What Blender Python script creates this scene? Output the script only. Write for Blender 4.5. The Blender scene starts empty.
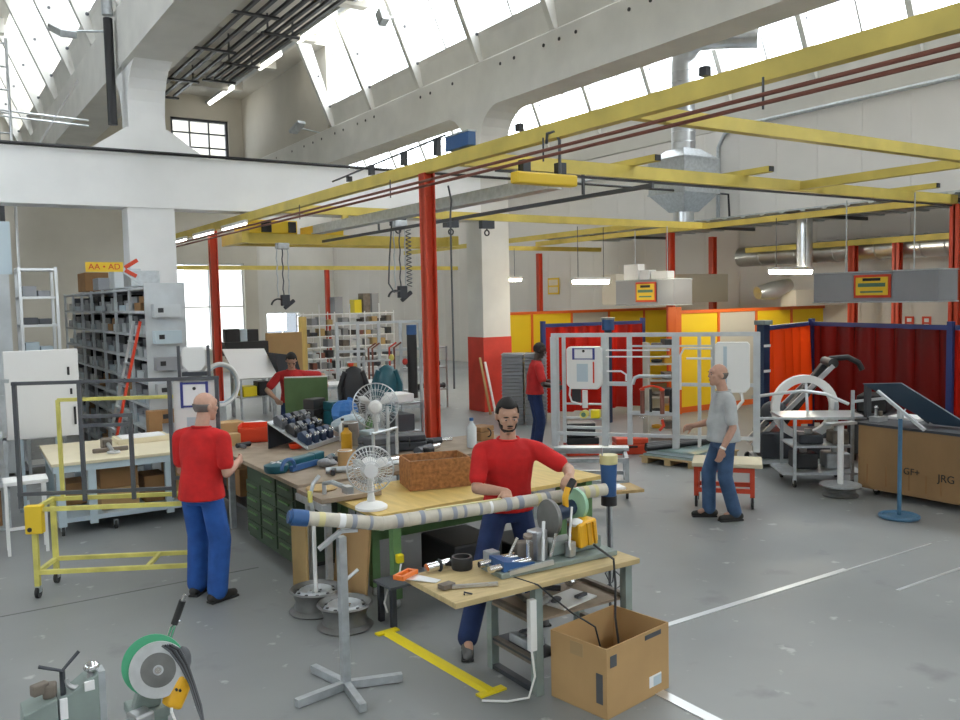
import bpy, bmesh, math, random
from math import sin, cos, pi, radians
from mathutils import Vector, Matrix, Euler
random.seed(7)
SC = bpy.context.scene
COL = SC.collection
# ---------------- camera ----------------
cam = bpy.data.cameras.new('camera'); cam.sensor_width = 36; cam.lens = 862.963*36/960
cam.clip_start = 0.05; cam.clip_end = 300
camo = bpy.data.objects.new('camera', cam); COL.objects.link(camo)
_yaw, _pit, _rol = radians(33.15439), radians(4.04488), radians(-1.21102)
_f = Vector((sin(_yaw)*cos(_pit), cos(_yaw)*cos(_pit), -sin(_pit)))
_r = _f.cross(Vector((0, 0, 1))).normalized(); _u = _r.cross(_f)
_r2 = _r*cos(_rol)+_u*sin(_rol); _u2 = _u*cos(_rol)-_r*sin(_rol)
_m = Matrix((( _r2.x, _u2.x, -_f.x), (_r2.y, _u2.y, -_f.y), (_r2.z, _u2.z, -_f.z))).to_4x4()
_m.translation = Vector((0, 0, 2.45)); camo.matrix_world = _m
SC.camera = camo
# ---------------- world: bright overcast sky ----------------
W = bpy.data.worlds.new('overcast_sky'); SC.world = W; W.use_nodes = True
bg = W.node_tree.nodes['Background']; bg.inputs[0].default_value = (0.93, 0.97, 1.0, 1); bg.inputs[1].default_value = 9.0
SC.view_settings.view_transform = 'Standard'; SC.view_settings.look = 'None'
SC.view_settings.gamma = 1; SC.view_settings.use_curve_mapping = False
SC.view_settings.exposure = -0.30
SC.cycles.max_bounces = 10; SC.cycles.diffuse_bounces = 6; SC.cycles.transparent_max_bounces = 16
SC.cycles.sample_clamp_indirect = 8
try: SC.cycles.use_denoising = True
except Exception: pass
# ---------------- materials ----------------
MATS = {}
def mat(name, col, rough=.6, metal=0., var=.0, scale=6., bump=.0, emit=None, col2=None, spec=None, alpha=None, detail=6, stretch=None, trans=None):
    m = bpy.data.materials.new(name); m.use_nodes = True; nt = m.node_tree; N = nt.nodes; L = nt.links
    p = N['Principled BSDF']; p.inputs['Roughness'].default_value = rough; p.inputs['Metallic'].default_value = metal
    c = tuple(col)+(1,)
    p.inputs['Base Color'].default_value = c
    if spec is not None: p.inputs['Specular IOR Level'].default_value = spec
    if var or bump or col2:
        tc = N.new('ShaderNodeTexCoord'); mp = N.new('ShaderNodeMapping'); L.new(tc.outputs['Object'], mp.inputs[0])
        if stretch: mp.inputs['Scale'].default_value = stretch
        nz = N.new('ShaderNodeTexNoise'); nz.inputs['Scale'].default_value = scale; nz.inputs['Detail'].default_value = detail
        L.new(mp.outputs[0], nz.inputs['Vector'])
        rp = N.new('ShaderNodeValToRGB'); L.new(nz.outputs['Fac'], rp.inputs[0])
        a = tuple(col2)+(1,) if col2 else tuple(max(0, x*(1-var)) for x in col)+(1,)
        b = c if col2 else tuple(min(1, x*(1+var)) for x in col)+(1,)
        rp.color_ramp.elements[0].position = .32; rp.color_ramp.elements[1].position = .68
        rp.color_ramp.elements[0].color = a; rp.color_ramp.elements[1].color = b
        L.new(rp.outputs[0], p.inputs['Base Color'])
        if bump:
            bp = N.new('ShaderNodeBump'); bp.inputs['Strength'].default_value = bump; bp.inputs['Distance'].default_value = .02
            L.new(nz.outputs['Fac'], bp.inputs['Height']); L.new(bp.outputs[0], p.inputs['Normal'])
    if emit: p.inputs['Emission Color'].default_value = tuple(emit[:3])+(1,); p.inputs['Emission Strength'].default_value = emit[3]
    if trans: p.inputs['Transmission Weight'].default_value = trans
    if alpha is not None: p.inputs['Alpha'].default_value = alpha
    MATS[name] = m; return m
mat('concrete', (.70, .69, .65), .85, var=.06, scale=1.6, bump=.08)
mat('white_concrete', (.86, .86, .85), .8, var=.03, scale=1.6, bump=.06)
mat('soffit', (.44, .44, .44), .9, var=.05, scale=1.2)
mat('plaster', (.62, .60, .55), .9, var=.05, scale=.8)
mat('plaster_tan', (.55, .52, .45), .9, var=.06, scale=.8)
mat('panel_wall', (.72, .69, .65), .55, var=.03, scale=.7)
mat('white_paint', (.80, .80, .79), .5)
mat('white_plastic', (.82, .82, .80), .4)
mat('black', (.02, .02, .022), .5)
mat('black_rubber', (.03, .03, .03), .8)
mat('dark_grey', (.085, .09, .10), .5)
mat('dark_steel', (.055, .06, .07), .45, .3)
mat('steel', (.48, .49, .50), .35, .85, var=.15, scale=9)
mat('galv', (.50, .53, .55), .42, .6, var=.12, scale=14)
mat('frame_grey', (.56, .59, .61), .5, .2, var=.06, scale=8)
mat('disc_steel', (.62, .63, .64), .38, .45, var=.06, scale=20)
mat('alu', (.68, .70, .71), .3, .8)
mat('chrome', (.75, .75, .76), .15, 1.)
mat('rack_steel', (.56, .59, .61), .5, .25, var=.10, scale=3)
mat('yellow_steel', (.66, .52, .11), .5, var=.12, scale=2.5)
mat('cart_yellow', (.68, .62, .16), .55, var=.18, scale=5)
mat('strip_yellow', (.80, .64, .01), .5)
mat('red_post', (.62, .065, .025), .45, var=.06, scale=3)
mat('red_base', (.64, .055, .035), .55, var=.10, scale=3)
mat('copper', (.23, .085, .06), .5, .2)
mat('duct', (.60, .62, .64), .28, .9, var=.10, scale=3)
mat('wood_top', (.52, .40, .20), .6, var=.14, scale=4, stretch=(1, 6, 1))
mat('wood_yellow', (.66, .47, .15), .55, var=.10, scale=3, stretch=(6, 1, 1))
mat('bench_brown', (.32, .25, .18), .65, var=.15, scale=6)
mat('beige_top', (.74, .66, .47), .6, var=.04, scale=3)
mat('osb', (.36, .155, .05), .7, var=.35, scale=30)
mat('ply', (.45, .31, .13), .65, var=.12, scale=3, stretch=(5, 1, 1))
mat('crate_wood', (.30, .175, .075), .65, var=.16, scale=2.0, stretch=(1, 1, .4))
mat('cardboard', (.48, .30, .13), .75, var=.05, scale=4)
mat('cardboard_in', (.40, .27, .13), .8)
mat('cardboard_dark', (.30, .16, .065), .8, var=.1, scale=4)
mat('green_cab', (.055, .085, .05), .5, var=.1, scale=5)
mat('green_leg', (.13, .26, .10), .5, var=.12, scale=6)
mat('green_board', (.10, .17, .065), .6, var=.12, scale=4)
mat('teal', (.015, .10, .13), .35)
mat('blue_paint', (.03, .10, .26), .45)
mat('stand_blue', (.06, .16, .27), .5, var=.15, scale=6)
mat('navy', (.012, .03, .075), .5)
mat('board_navy', (.02, .042, .07), .45)
mat('saw_green', (.08, .42, .22), .5)
mat('saw_green2', (.34, .58, .40), .4)
mat('mach_green', (.24, .29, .27), .45, var=.1, scale=8)
mat('mach_yellow', (.85, .45, .02), .4)
mat('bin_red', (.70, .05, .01), .45)
mat('blue_bag', (.04, .18, .50), .5)
mat('tape_tube', (.58, .54, .45), .55, var=.15, scale=10)
mat('tape_mark', (.30, .32, .38), .5)
mat('tape_yellow', (.66, .60, .30), .5)
mat('paper', (.86, .86, .86), .7)
mat('lamp_on', (1, 1, 1), .5, emit=(1, .97, .88, 9))
mat('glow_warm', (1, 1, 1), .5, emit=(1, .93, .74, 130))
mat('yellow_wall', (.93, .64, .015), .6, var=.03, scale=1)
mat('orange_trim', (.78, .15, .02), .5)
mat('sign_yellow', (.82, .56, .03), .5)
mat('sign_red', (.65, .06, .02), .5)
mat('sign_green', (.10, .22, .14), .5)
mat('duct_grey', (.30, .31, .33), .45, .3, var=.04, scale=2)
mat('rail_blue', (.03, .05, .20), .5)
mat('rust', (.20, .17, .14), .7, .2, var=.25, scale=8)
mat('rim', (.22, .22, .215), .45, .6, var=.2, scale=6)
mat('pallet', (.55, .40, .20), .75, var=.1, scale=5)
mat('glass_sheet', (.36, .47, .47), .15, 0, var=.1, scale=3)
mat('screen_dark', (.04, .045, .05), .3)
mat('orange_handle', (.85, .20, .03), .4)
mat('bottle_clear', (.62, .66, .68), .2)
mat('amber', (.62, .33, .02), .35)
mat('white_blue', (.50, .60, .66), .4)
mat('text_black', (.02, .02, .02), .6)
mat('text_blue', (.05, .06, .28), .6)
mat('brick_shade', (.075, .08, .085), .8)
mat('joint_dark', (.12, .124, .126), .7)
def glass():
    m = bpy.data.materials.new('sky_glass'); m.use_nodes = True; nt = m.node_tree; N = nt.nodes; L = nt.links
    N.remove(N['Principled BSDF']); t = N.new('ShaderNodeBsdfTransparent'); t.inputs[0].default_value = (.96, .98, 1, 1)
    g = N.new('ShaderNodeBsdfGlossy'); g.inputs['Roughness'].default_value = .05
    f = N.new('ShaderNodeLayerWeight'); f.inputs[0].default_value = .15; mu = N.new('ShaderNodeMath'); mu.operation = 'MULTIPLY'; mu.inputs[1].default_value = .35; mx = N.new('ShaderNodeMixShader')
    L.new(f.outputs['Facing'], mu.inputs[0]); L.new(mu.outputs[0], mx.inputs[0]); L.new(t.outputs[0], mx.inputs[1]); L.new(g.outputs[0], mx.inputs[2])
    L.new(mx.outputs[0], N['Material Output'].inputs[0]); MATS['glass'] = m
glass()
def curtain_mat(name, col, tr):
    m = bpy.data.materials.new(name); m.use_nodes = True; nt = m.node_tree; N = nt.nodes; L = nt.links
    p = N['Principled BSDF']; p.inputs['Base Color'].default_value = col+(1,); p.inputs['Roughness'].default_value = .25
    t = N.new('ShaderNodeBsdfTranslucent'); t.inputs[0].default_value = tr+(1,); mx = N.new('ShaderNodeMixShader'); mx.inputs[0].default_value = .5
    L.new(p.outputs[0], mx.inputs[1]); L.new(t.outputs[0], mx.inputs[2]); L.new(mx.outputs[0], N['Material Output'].inputs[0]); MATS[name] = m
curtain_mat('curtain_red', (.42, .02, .015), (.55, .02, .01)); curtain_mat('curtain_lit', (.75, .06, .01), (.9, .08, .01)); curtain_mat('curtain_dark', (.13, .012, .012), (.20, .012, .01))  # the orange tone has the light on and through the curtain painted in
def floor_mat():
    m = bpy.data.materials.new('floor_concrete'); m.use_nodes = True; nt = m.node_tree; N = nt.nodes; L = nt.links; p = N['Principled BSDF']
    tc = N.new('ShaderNodeTexCoord')
    def noise(s, d, lo, hi):
        n = N.new('ShaderNodeTexNoise'); n.inputs['Scale'].default_value = s; n.inputs['Detail'].default_value = d; L.new(tc.outputs['Object'], n.inputs['Vector'])
        r = N.new('ShaderNodeMapRange'); r.inputs[1].default_value = lo; r.inputs[2].default_value = hi; L.new(n.outputs['Fac'], r.inputs[0]); return r
    a = noise(.45, 5, .3, .7); b = noise(2.2, 8, .62, .78); c = noise(5, 6, .66, .72)
    m1 = N.new('ShaderNodeMixRGB'); m1.inputs[1].default_value = (.205, .215, .215, 1); m1.inputs[2].default_value = (.275, .285, .28, 1); L.new(a.outputs[0], m1.inputs[0])
    m2 = N.new('ShaderNodeMixRGB'); m2.inputs[2].default_value = (.17, .175, .18, 1); L.new(b.outputs[0], m2.inputs[0]); L.new(m1.outputs[0], m2.inputs[1])
    m3 = N.new('ShaderNodeMixRGB'); m3.inputs[2].default_value = (.42, .43, .43, 1); L.new(c.outputs[0], m3.inputs[0]); L.new(m2.outputs[0], m3.inputs[1])
    L.new(m3.outputs[0], p.inputs['Base Color']); p.inputs['Roughness'].default_value = .42
    MATS['floor'] = m
floor_mat()
# ---------------- mesh helpers ----------------
class MB:
    def __init__(s): s.v = []; s.f = []; s.mi = []; s.cur = 0
    def add(s, vs, fs):
        k = len(s.v); s.v += [tuple(v) for v in vs]; s.f += [tuple(i+k for i in f) for f in fs]; s.mi += [s.cur]*len(fs); return s
    def box(s, x0, x1, y0, y1, z0, z1):
        return s.add([(x0,y0,z0),(x1,y0,z0),(x1,y1,z0),(x0,y1,z0),(x0,y0,z1),(x1,y0,z1),(x1,y1,z1),(x0,y1,z1)],
                     [(3,2,1,0),(4,5,6,7),(0,1,5,4),(1,2,6,5),(2,3,7,6),(3,0,4,7)])
    def cbox(s, c, d, rz=0, rx=0, ry=0):
        M = Matrix.Translation(c) @ Euler((rx, ry, rz)).to_matrix().to_4x4(); a, b, e = d[0]/2, d[1]/2, d[2]/2
        return s.add([M @ Vector(q) for q in ((-a,-b,-e),(a,-b,-e),(a,b,-e),(-a,b,-e),(-a,-b,e),(a,-b,e),(a,b,e),(-a,b,e))],
                     [(3,2,1,0),(4,5,6,7),(0,1,5,4),(1,2,6,5),(2,3,7,6),(3,0,4,7)])
    def bar(s, p, q, w, h=None, up=(0,0,1)):
        p, q = Vector(p), Vector(q); h = h or w; d = (q-p).normalized(); up = Vector(up)
        if abs(d.dot(up)) > .98: up = Vector((0, 1, 0))
        a = d.cross(up).normalized()*w/2; b = a.cross(d).normalized()*h/2
        vs = [p-a-b, p+a-b, p+a+b, p-a+b, q-a-b, q+a-b, q+a+b, q-a+b]
        return s.add(vs, [(0,1,2,3),(7,6,5,4),(0,4,5,1),(1,5,6,2),(2,6,7,3),(3,7,4,0)])
    def tube(s, pts, r, n=8, closed=False, caps=True):
        pts = [Vector(p) for p in pts]; m = len(pts); rs = r if isinstance(r, (list, tuple)) else [r]*m
        k = len(s.v); prev = None; vs = []
        for i, p in enumerate(pts):
            if closed: t = pts[(i+1) % m]-pts[i-1]
            else: t = pts[min(i+1, m-1)]-pts[max(i-1, 0)]
            t.normalize()
            if prev is None:
                a = t.cross(Vector((0,0,1)) if abs(t.z) < .9 else Vector((1,0,0))).normalized()
            else:
                a = prev-t*prev.dot(t); a = a.normalized() if a.length > 1e-6 else t.orthogonal().normalized()
            prev = a; b = t.cross(a)
            for j in range(n):
                an = 2*pi*j/n; vs.append(p+(a*cos(an)+b*sin(an))*rs[i])
        fs = []
        for i in range(m if closed else m-1):
            i2 = (i+1) % m
            for j in range(n):
                j2 = (j+1) % n; fs.append((i*n+j, i*n+j2, i2*n+j2, i2*n+j))
        if not closed and caps: fs += [tuple(range(n))[::-1], tuple((m-1)*n+j for j in range(n))]
        return s.add(vs, fs)
    def cyl(s, p, q, r, n=16, r2=None): return s.tube([p, q], [r, r if r2 is None else r2], n)
    def lathe(s, prof, n=24, M=None, closed=False):
        vs = []; m = len(prof); M = M or Matrix()
        for r, z in prof:
            for j in range(n): vs.append(M @ Vector((r*cos(2*pi*j/n), r*sin(2*pi*j/n), z)))
        fs = [(i*n+j, i*n+(j+1) % n, ((i+1) % m)*n+(j+1) % n, ((i+1) % m)*n+j) for i in range(m if closed else m-1) for j in range(n)]
        if not closed:
            if prof[0][0] > 1e-5: fs.append(tuple(range(n))[::-1])
            if prof[-1][0] > 1e-5: fs.append(tuple((m-1)*n+j for j in range(n)))
        return s.add(vs, fs)
    def prism(s, poly, a, b, axis='y'):
        n = len(poly)
        P = {'y': lambda p, t: (p[0], t, p[1]), 'x': lambda p, t: (t, p[0], p[1]), 'z': lambda p, t: (p[0], p[1], t)}[axis]
        vs = [P(p, a) for p in poly]+[P(p, b) for p in poly]
        return s.add(vs, [tuple(range(n)), tuple(range(2*n-1, n-1, -1))]+[(i, n+i, n+(i+1) % n, (i+1) % n) for i in range(n)])
    def ell(s, c, r, n=14, m=8, M=None):
        vs = []; fs = []; c = Vector(c); r = r if isinstance(r, (tuple, list)) else (r, r, r); M = M or Matrix()
        for i in range(m+1):
            t = pi*i/m
            for j in range(n): vs.append(c+(M @ Vector((r[0]*sin(t)*cos(2*pi*j/n), r[1]*sin(t)*sin(2*pi*j/n), r[2]*cos(t)))))
        for i in range(m):
            for j in range(n): fs.append((i*n+j, (i+1)*n+j, (i+1)*n+(j+1) % n, i*n+(j+1) % n))
        return s.add(vs, fs)
    def ring(s, c, R, r, axis='z', n=28, k=8, a0=0, a1=2*pi):
        c = Vector(c); full = abs(a1-a0-2*pi) < 1e-4
        ax = {'z': ((1,0,0),(0,1,0)), 'x': ((0,1,0),(0,0,1)), 'y': ((1,0,0),(0,0,1))}[axis] if isinstance(axis, str) else axis
        u, w = Vector(ax[0]), Vector(ax[1]); N = n if full else n+1
        return s.tube([c+(u*cos(a0+(a1-a0)*i/n)+w*sin(a0+(a1-a0)*i/n))*R for i in range(N)], r, k, closed=full)
    def m(s, i): s.cur = i; return s
    def mesh(s, name, mats, smooth=False):
        me = bpy.data.meshes.new(name); me.from_pydata(s.v, [], s.f)
        bm = bmesh.new(); bm.from_mesh(me); bmesh.ops.recalc_face_normals(bm, faces=bm.faces[:]); bm.to_mesh(me); bm.free()
        for q in ([mats] if isinstance(mats, str) else mats): me.materials.append(MATS[q])
        if s.mi and max(s.mi): me.polygons.foreach_set('material_index', s.mi)
        if smooth: me.polygons.foreach_set('use_smooth', [True]*len(me.polygons)); me.set_sharp_from_angle(angle=radians(40))
        return me
    def o(s, name, mats, parent=None, smooth=False, label=None, bevel=0, kind=None):
        ob = bpy.data.objects.new(name, s.mesh(name, mats, smooth)); COL.objects.link(ob)
        if parent: ob.parent = parent
        if label: ob['label'] = label
        if kind: ob['kind'] = kind
        if bevel:
            md = ob.modifiers.new('soft', 'BEVEL'); md.width = bevel; md.segments = 2; md.limit_method = 'ANGLE'
        return ob
def tag(o, label, cat, group=None, kind=None):
    o['label'] = label; o['category'] = cat
    if group: o['group'] = group
    if kind: o['kind'] = kind
    return o
def thing(name, label, cat, loc=(0,0,0), rz=0, group=None, kind=None):
    o = bpy.data.objects.new(name, None); COL.objects.link(o); o.location = loc; o.rotation_euler = (0, 0, rz); o.empty_display_size = .1
    return tag(o, label, cat, group, kind)
def struct(o, label=None, cat=None):
    o['kind'] = 'structure'
    if label: o['label'] = label
    if cat: o['category'] = cat
    return o
def cp(o, parent=None, loc=None, rz=None, label=None):
    c = o.copy(); COL.objects.link(c)
    if parent: c.parent = parent
    if loc is not None: c.location = loc
    if rz is not None: c.rotation_euler = (0, 0, rz)
    if label: c['label'] = label
    for ch in [x for x in o.children]: cp(ch, c)
    return c
def text(body, size, mat_, parent, loc, rot, name='lettering', ext=.002, align='CENTER', sx=1):
    cu = bpy.data.curves.new(name, 'FONT'); cu.body = body; cu.size = size; cu.extrude = ext; cu.align_x = align; cu.align_y = 'CENTER'
    tmp = bpy.data.objects.new('tmp', cu); COL.objects.link(tmp); dg = bpy.context.evaluated_depsgraph_get(); me = bpy.data.meshes.new_from_object(tmp.evaluated_get(dg)); me.materials.clear(); me.materials.append(MATS[mat_]); bpy.data.objects.remove(tmp)
    o = bpy.data.objects.new(name, me); COL.objects.link(o); o.parent = parent; o.location = loc; o.rotation_euler = rot; o.scale = (sx, 1, 1)
    return o
# ================= STRUCTURE =================
YB, YB2, XW = 31.0, 41.0, 18.0
struct(MB().box(-9, XW+.3, -9, YB2+.3, -.2, 0).o('floor', 'floor'), 'grey worn concrete workshop floor with pale scuffs', 'floor')
t = struct(MB().box(3.68, 3.76, -2, 3.80, 0, .006).o('trim_1', 'alu'), 'bright metal rail let into the floor beside the open cardboard box', 'floor rail')
t = struct(MB().box(4.2, 6.75, 4.475, 4.53, 0, .006).box(6.75, 8.1, 4.48, 4.50, 0, .004).o('trim_2', 'alu'), 'long metal rail strip crossing the open floor', 'floor rail')
t = struct(MB().box(6.6, 9.2, 3.92, 3.95, 0, .004).o('trim_3', 'alu'), 'short thin metal floor strip running out towards the wooden crate', 'floor rail')
struct(MB().box(-.5, 2.55, 7.745, 7.76, 0, .0015).o('trim_4', 'joint_dark'), 'dark joint line in the floor near the yellow cart', 'floor joint')
# back wall with openings (left bay)
bw = MB()
bw.box(-9, 7.6, YB, YB+.3, 0, 12).box(10.1, 10.6, YB, YB+.3, 0, 12).box(7.6, 10.1, YB, YB+.3, 0, .82).box(7.6, 10.1, YB, YB+.3, 3.92, 7.0)
bw.box(7.6, 7.75, YB, YB+.3, 7.0, 12).box(9.75, 10.1, YB, YB+.3, 7.0, 12).box(7.75, 9.75, YB, YB+.3, 8.95, 12)
struct(bw.o('wall_back', 'plaster_tan'), 'tan plastered back wall with tall windows', 'wall')
struct(MB().box(10.6, 10.75, YB, YB2, 0, 12).o('wall_step', 'plaster'), 'return wall joining the two back walls', 'wall')
b2 = MB(); b2.box(10.6, 14.4, YB2, YB2+.3, 0, 12).box(16.1, XW+.3, YB2, YB2+.3, 0, 12).box(14.4, 16.1, YB2, YB2+.3, 0, .6).box(14.4, 16.1, YB2, YB2+.3, 2.0, 12)
struct(b2.o('wall_back_right', 'plaster'), 'pale back wall of the deeper bay', 'wall')
struct(MB().box(-9.3, -9, -9, YB, 0, 5.2).box(-9.3, -9, -9, YB, 7.2, 12).box(-9.3, -9, -9, 0, 5.2, 7.2).box(-9.3, -9, 18, YB, 5.2, 7.2).o('wall_left', 'plaster'), 'plastered side wall with a long added window band', 'wall')
struct(MB().box(-9, XW+.3, -9.3, -9, 0, 5.2).box(-9, XW+.3, -9.3, -9, 7.2, 12).box(-9, -6, -9.3, -9, 5.2, 7.2).box(8, XW+.3, -9.3, -9, 5.2, 7.2).o('wall_front', 'plaster'), 'plastered end wall with a wide added window band', 'wall')
# right wall: concrete core with sandwich panels
wr = struct(MB().box(XW+.06, XW+.3, -9, YB2, 0, 7.43).box(XW, XW+.06, -9, YB2, 6.75, 7.43).o('wall_right', 'plaster'), 'pale long wall clad in wide vertical panels under the skylights', 'wall')
pm = MB().box(0, .06, .003, 1.147, 0, 6.72).mesh('wall_panel', 'panel_wall')
for i in range(44):
    o = bpy.data.objects.new('wall_panel', pm); COL.objects.link(o); o.parent = wr; o.location = (XW, -9+i*1.15, .0)
# windows
def window(name, label, x0, x1, z0, z1, y, nx, nz, fw=.05, m='dark_grey'):
    w = struct(MB().box(x0, x0+fw, y, y+.12, z0, z1).box(x1-fw, x1, y, y+.12, z0, z1).box(x0, x1, y, y+.12, z0, z0+fw).box(x0, x1, y, y+.12, z1-fw, z1).o(name, m), label, 'window')
    dx = (x1-x0)/nx; dz = (z1-z0)/nz
    for i in range(1, nx): MB().box(x0+i*dx-.025, x0+i*dx+.025, y+.02, y+.1, z0, z1).o('mullion', m, w)
    for k in range(1, nz): MB().box(x0, x1, y+.02, y+.1, z0+k*dz-.025, z0+k*dz+.025).o('glazing_bar', m, w)
    for i in range(nx):
        for k in range(nz): MB().box(x0+i*dx, x0+(i+1)*dx, y+.055, y+.065, z0+k*dz, z0+(k+1)*dz).o('pane', 'glass', w)
    return w
window('window_1', 'tall bright window in the back wall behind the slim red post', 7.6, 10.1, .82, 3.92, YB+.1, 2, 2, .06, 'white_paint')
window('window_2', 'small low window in the far wall beside the shelving', 14.4, 16.1, .6, 2.0, YB2+.1, 2, 1, .05, 'white_paint')
window('window_3', 'grey framed clerestory window high above the concrete tie beam', 7.75, 9.75, 7.0, 8.95, YB+.1, 3, 4, .09, 'dark_grey')
def added_window_band(name, label, along, a0, a1, n):  # glazed bands out of view, added to let more daylight into the hall
    w = None; d = (a1-a0)/n
    F = (lambda u0, u1, v0, v1, z0, z1: MB().box(-9.15+v0, -9.15+v1, u0, u1, z0, z1)) if along == 'y' else (lambda u0, u1, v0, v1, z0, z1: MB().box(u0, u1, -9.15+v0, -9.15+v1, z0, z1))
    w = struct(F(a0, a1, -.1, .1, 5.2, 5.25).o(name, 'white_paint'), label, 'window')
    for i in range(n+1): F(a0+i*d-.05, a0+i*d+.05, -.06, .06, 5.2, 7.2).o('mullion', 'white_paint', w)
    for i in range(n): F(a0+i*d, a0+(i+1)*d, -.005, .005, 5.25, 7.2).o('pane', 'glass', w)
added_window_band('window_7', 'long window band added in the unseen side wall for light', 'y', 0, 18, 9); added_window_band('window_8', 'wide window band added in the unseen end wall for light', 'x', -6, 8, 7)
# columns and beams
def fil(y0, y1, z, r, n=6):   # underside fillets of a column head, profile in (Y, Z)
    L = [(y0-r*(1-cos(pi/2*i/n)), z-r+r*sin(pi/2*i/n)) for i in range(n+1)]
    R_ = [(y1+r*(1-cos(pi/2*i/n)), z-r+r*sin(pi/2*i/n)) for i in range(n, -1, -1)]
    return [(y0, 0)]+L+R_+[(y1, 0)]
struct(MB().box(3.11, 3.88, 15.53, 16.02, 0, 4.3).o('column', 'white_concrete'), 'thick white concrete column below the tie beam beside the parts racks', 'column')
struct(MB().prism([(y, z) for y, z in fil(15.55, 16.05, 6.46, .75) if z > 0]+[(16.05, 4.9)]+[(15.55, 4.9)], 3.2, 3.80, 'x').prism([(2.45, 4.98), (4.5, 4.98), (3.82, 5.45), (3.15, 5.45)], 15.48, 16.12, 'y').o('column_head', 'white_concrete'), 'white concrete column head with flared foot on top of the tie beam', 'column')
struct(MB().prism(fil(15.5, 16.1, 6.46, .75), 10.23, 10.94, 'x').o('column', 'concrete'), 'tall white concrete column rising from a red painted base', 'column')
struct(MB().box(10.215, 10.955, 15.485, 16.115, 0, 1.62).o('column_base', 'red_base'), 'red painted lower part of the tall concrete column', 'column')
struct(MB().box(-9, 10.23, 15.5, 16.05, 4.12, 5.02).o('beam', 'white_concrete'), 'wide white concrete tie beam spanning between the columns', 'beam')
def beam_y(x0, x1, y1, label):
    b = MB().prism([(x0, 6.45), (x1, 6.45), (x1, 7.43), (x0+.03, 7.43), (x0, 7.40)], -9, y1, 'y')
    b.f = b.f
    o = struct(b.o('beam', 'concrete'), label, 'beam')
    return o
beam_y(3.1, 3.88, YB, 'long white concrete roof beam above the flared column head')
br = beam_y(10.23, 10.94, YB2, 'long white concrete roof beam with a row of drilled holes')
hm = MB().cyl((-.012, 0, 0), (.004, 0, 0), .035, 10).mesh('anchor_hole', 'black')
for y in (29.4, 28.5, 27.6, 26.2, 25.2, 24.5, 23.85, 22.9, 22.33, 21.41, 20.92, 20.41, 17.97, 17.51, 16.53, 14.67, 14.19, 13.23, 12.76, 12.28, 10.9, 10.4):
    o = bpy.data.objects.new('anchor_hole', hm); COL.objects.link(o); o.parent = br; o.location = (10.23, y, 7.2)
# skylights
def skylight(n, X0, y1, label):
    sx, z0, z1 = -.43, 7.43, 9.75
    sill = MB().prism([(X0+.10, z0), (X0+.36, z0), (X0+.20, 8.02), (X0-.02, 8.02), (X0+.02, 7.9)], -9, y1, 'y')
    w = struct(sill.o('window_%d' % n, 'concrete'), label, 'skylight')
    h = z1-z0
    pm = MB().prism([(X0, z0), (X0+.2, z0), (X0+.42+sx*h, z1), (X0+sx*h, z1)], -.07, .07, 'y').mesh('skylight_post', 'concrete')
    xs, zs = X0+.12-.43*.0, 8.0
    def gx(z): return X0+.30+sx*(z-z0)
    gm = MB().add([(gx(8.0), .07, 8.0), (gx(8.0), 1.235, 8.0), (gx(z1), 1.235, z1), (gx(z1), .07, z1)], [(0, 1, 2, 3)]).mesh('pane', 'glass')
    mm = MB().bar((gx(8.0), 1.26, 8.0), (gx(z1), 1.26, z1), .05, .08, up=(1, 0, 0)).mesh('mullion', 'white_paint')
    bm_ = MB().cyl((0, -.08, 0), (0, -.055, 0), .035, 8).mesh('bolt', 'dark_grey')
    y = 15.53-2.55*9
    while y < y1-.1:
        def L(me, dy, loc=None):
            o = bpy.data.objects.new(me.name, me); COL.objects.link(o); o.parent = w; o.location = loc or (0, dy, 0)
        L(pm, y)
        if y > 8:
            for q in (.55, 1.35): L(bm_, 0, (X0+.17+sx*q*.9, y, z0+q))
        if y+2.4 < y1+.2: L(gm, y); L(mm, y); L(gm, y+1.21)
        y += 2.55
    return w
skylight(4, 10.23, 23.4, 'sloping skylight strip above the beam with drilled holes')
skylight(5, XW, YB2, 'sloping skylight strip above the panelled wall')
skylight(6, 3.1, YB, 'sloping skylight strip above the flared column')
# roof slabs with ribs
def slab(name, poly, y1, label):
    return struct(MB().prism(poly, -9, y1, 'y').o(name, 'plaster'), label, 'ceiling')
c1 = slab('ceiling', [(4.3, 9.75), (9.55, 9.75), (9.55, 9.95), (4.3, 9.95)], YB2, 'flat concrete roof slab carrying the lamp line')
struct(MB().box(10.25, 10.5, 23.4, YB2, 7.43, 9.95).box(9.55, 10.25, 23.4, YB2, 9.75, 9.95).o('wall_upper', 'plaster_tan'), 'plain plastered wall above the far end of the roof beam', 'wall')
slab('ceiling_left', [(-9, 9.75), (2.4, 9.75), (2.4, 9.95), (-9, 9.95)], YB, 'flat concrete roof slab of the side bay')
slab('ceiling_right', [(11.3, 7.5), (17.2, 9.75), (17.2, 9.95), (11.3, 7.7)], YB2, 'sloping concrete roof slab of the far bay')
slab('ceiling_upstand', [(3.88, 7.43), (4.3, 9.75), (4.3, 9.95), (3.98, 7.43)], YB, 'concrete upstand above the roof beam')
slab('ceiling_gutter', [(10.94, 7.3), (11.5, 7.5), (11.5, 7.6), (10.94, 7.4)], YB2, 'concrete gutter beside the roof beam')
for y in (18.9, 22.0, 25.1, 28.2):
    MB().box(4.3, 9.4, y, y+.28, 9.38, 9.75).o('roof_rib', 'plaster', c1)
    MB().box(-9, 2.3, y, y+.28, 9.38, 9.75).o('roof_rib', 'plaster', c1)
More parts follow.
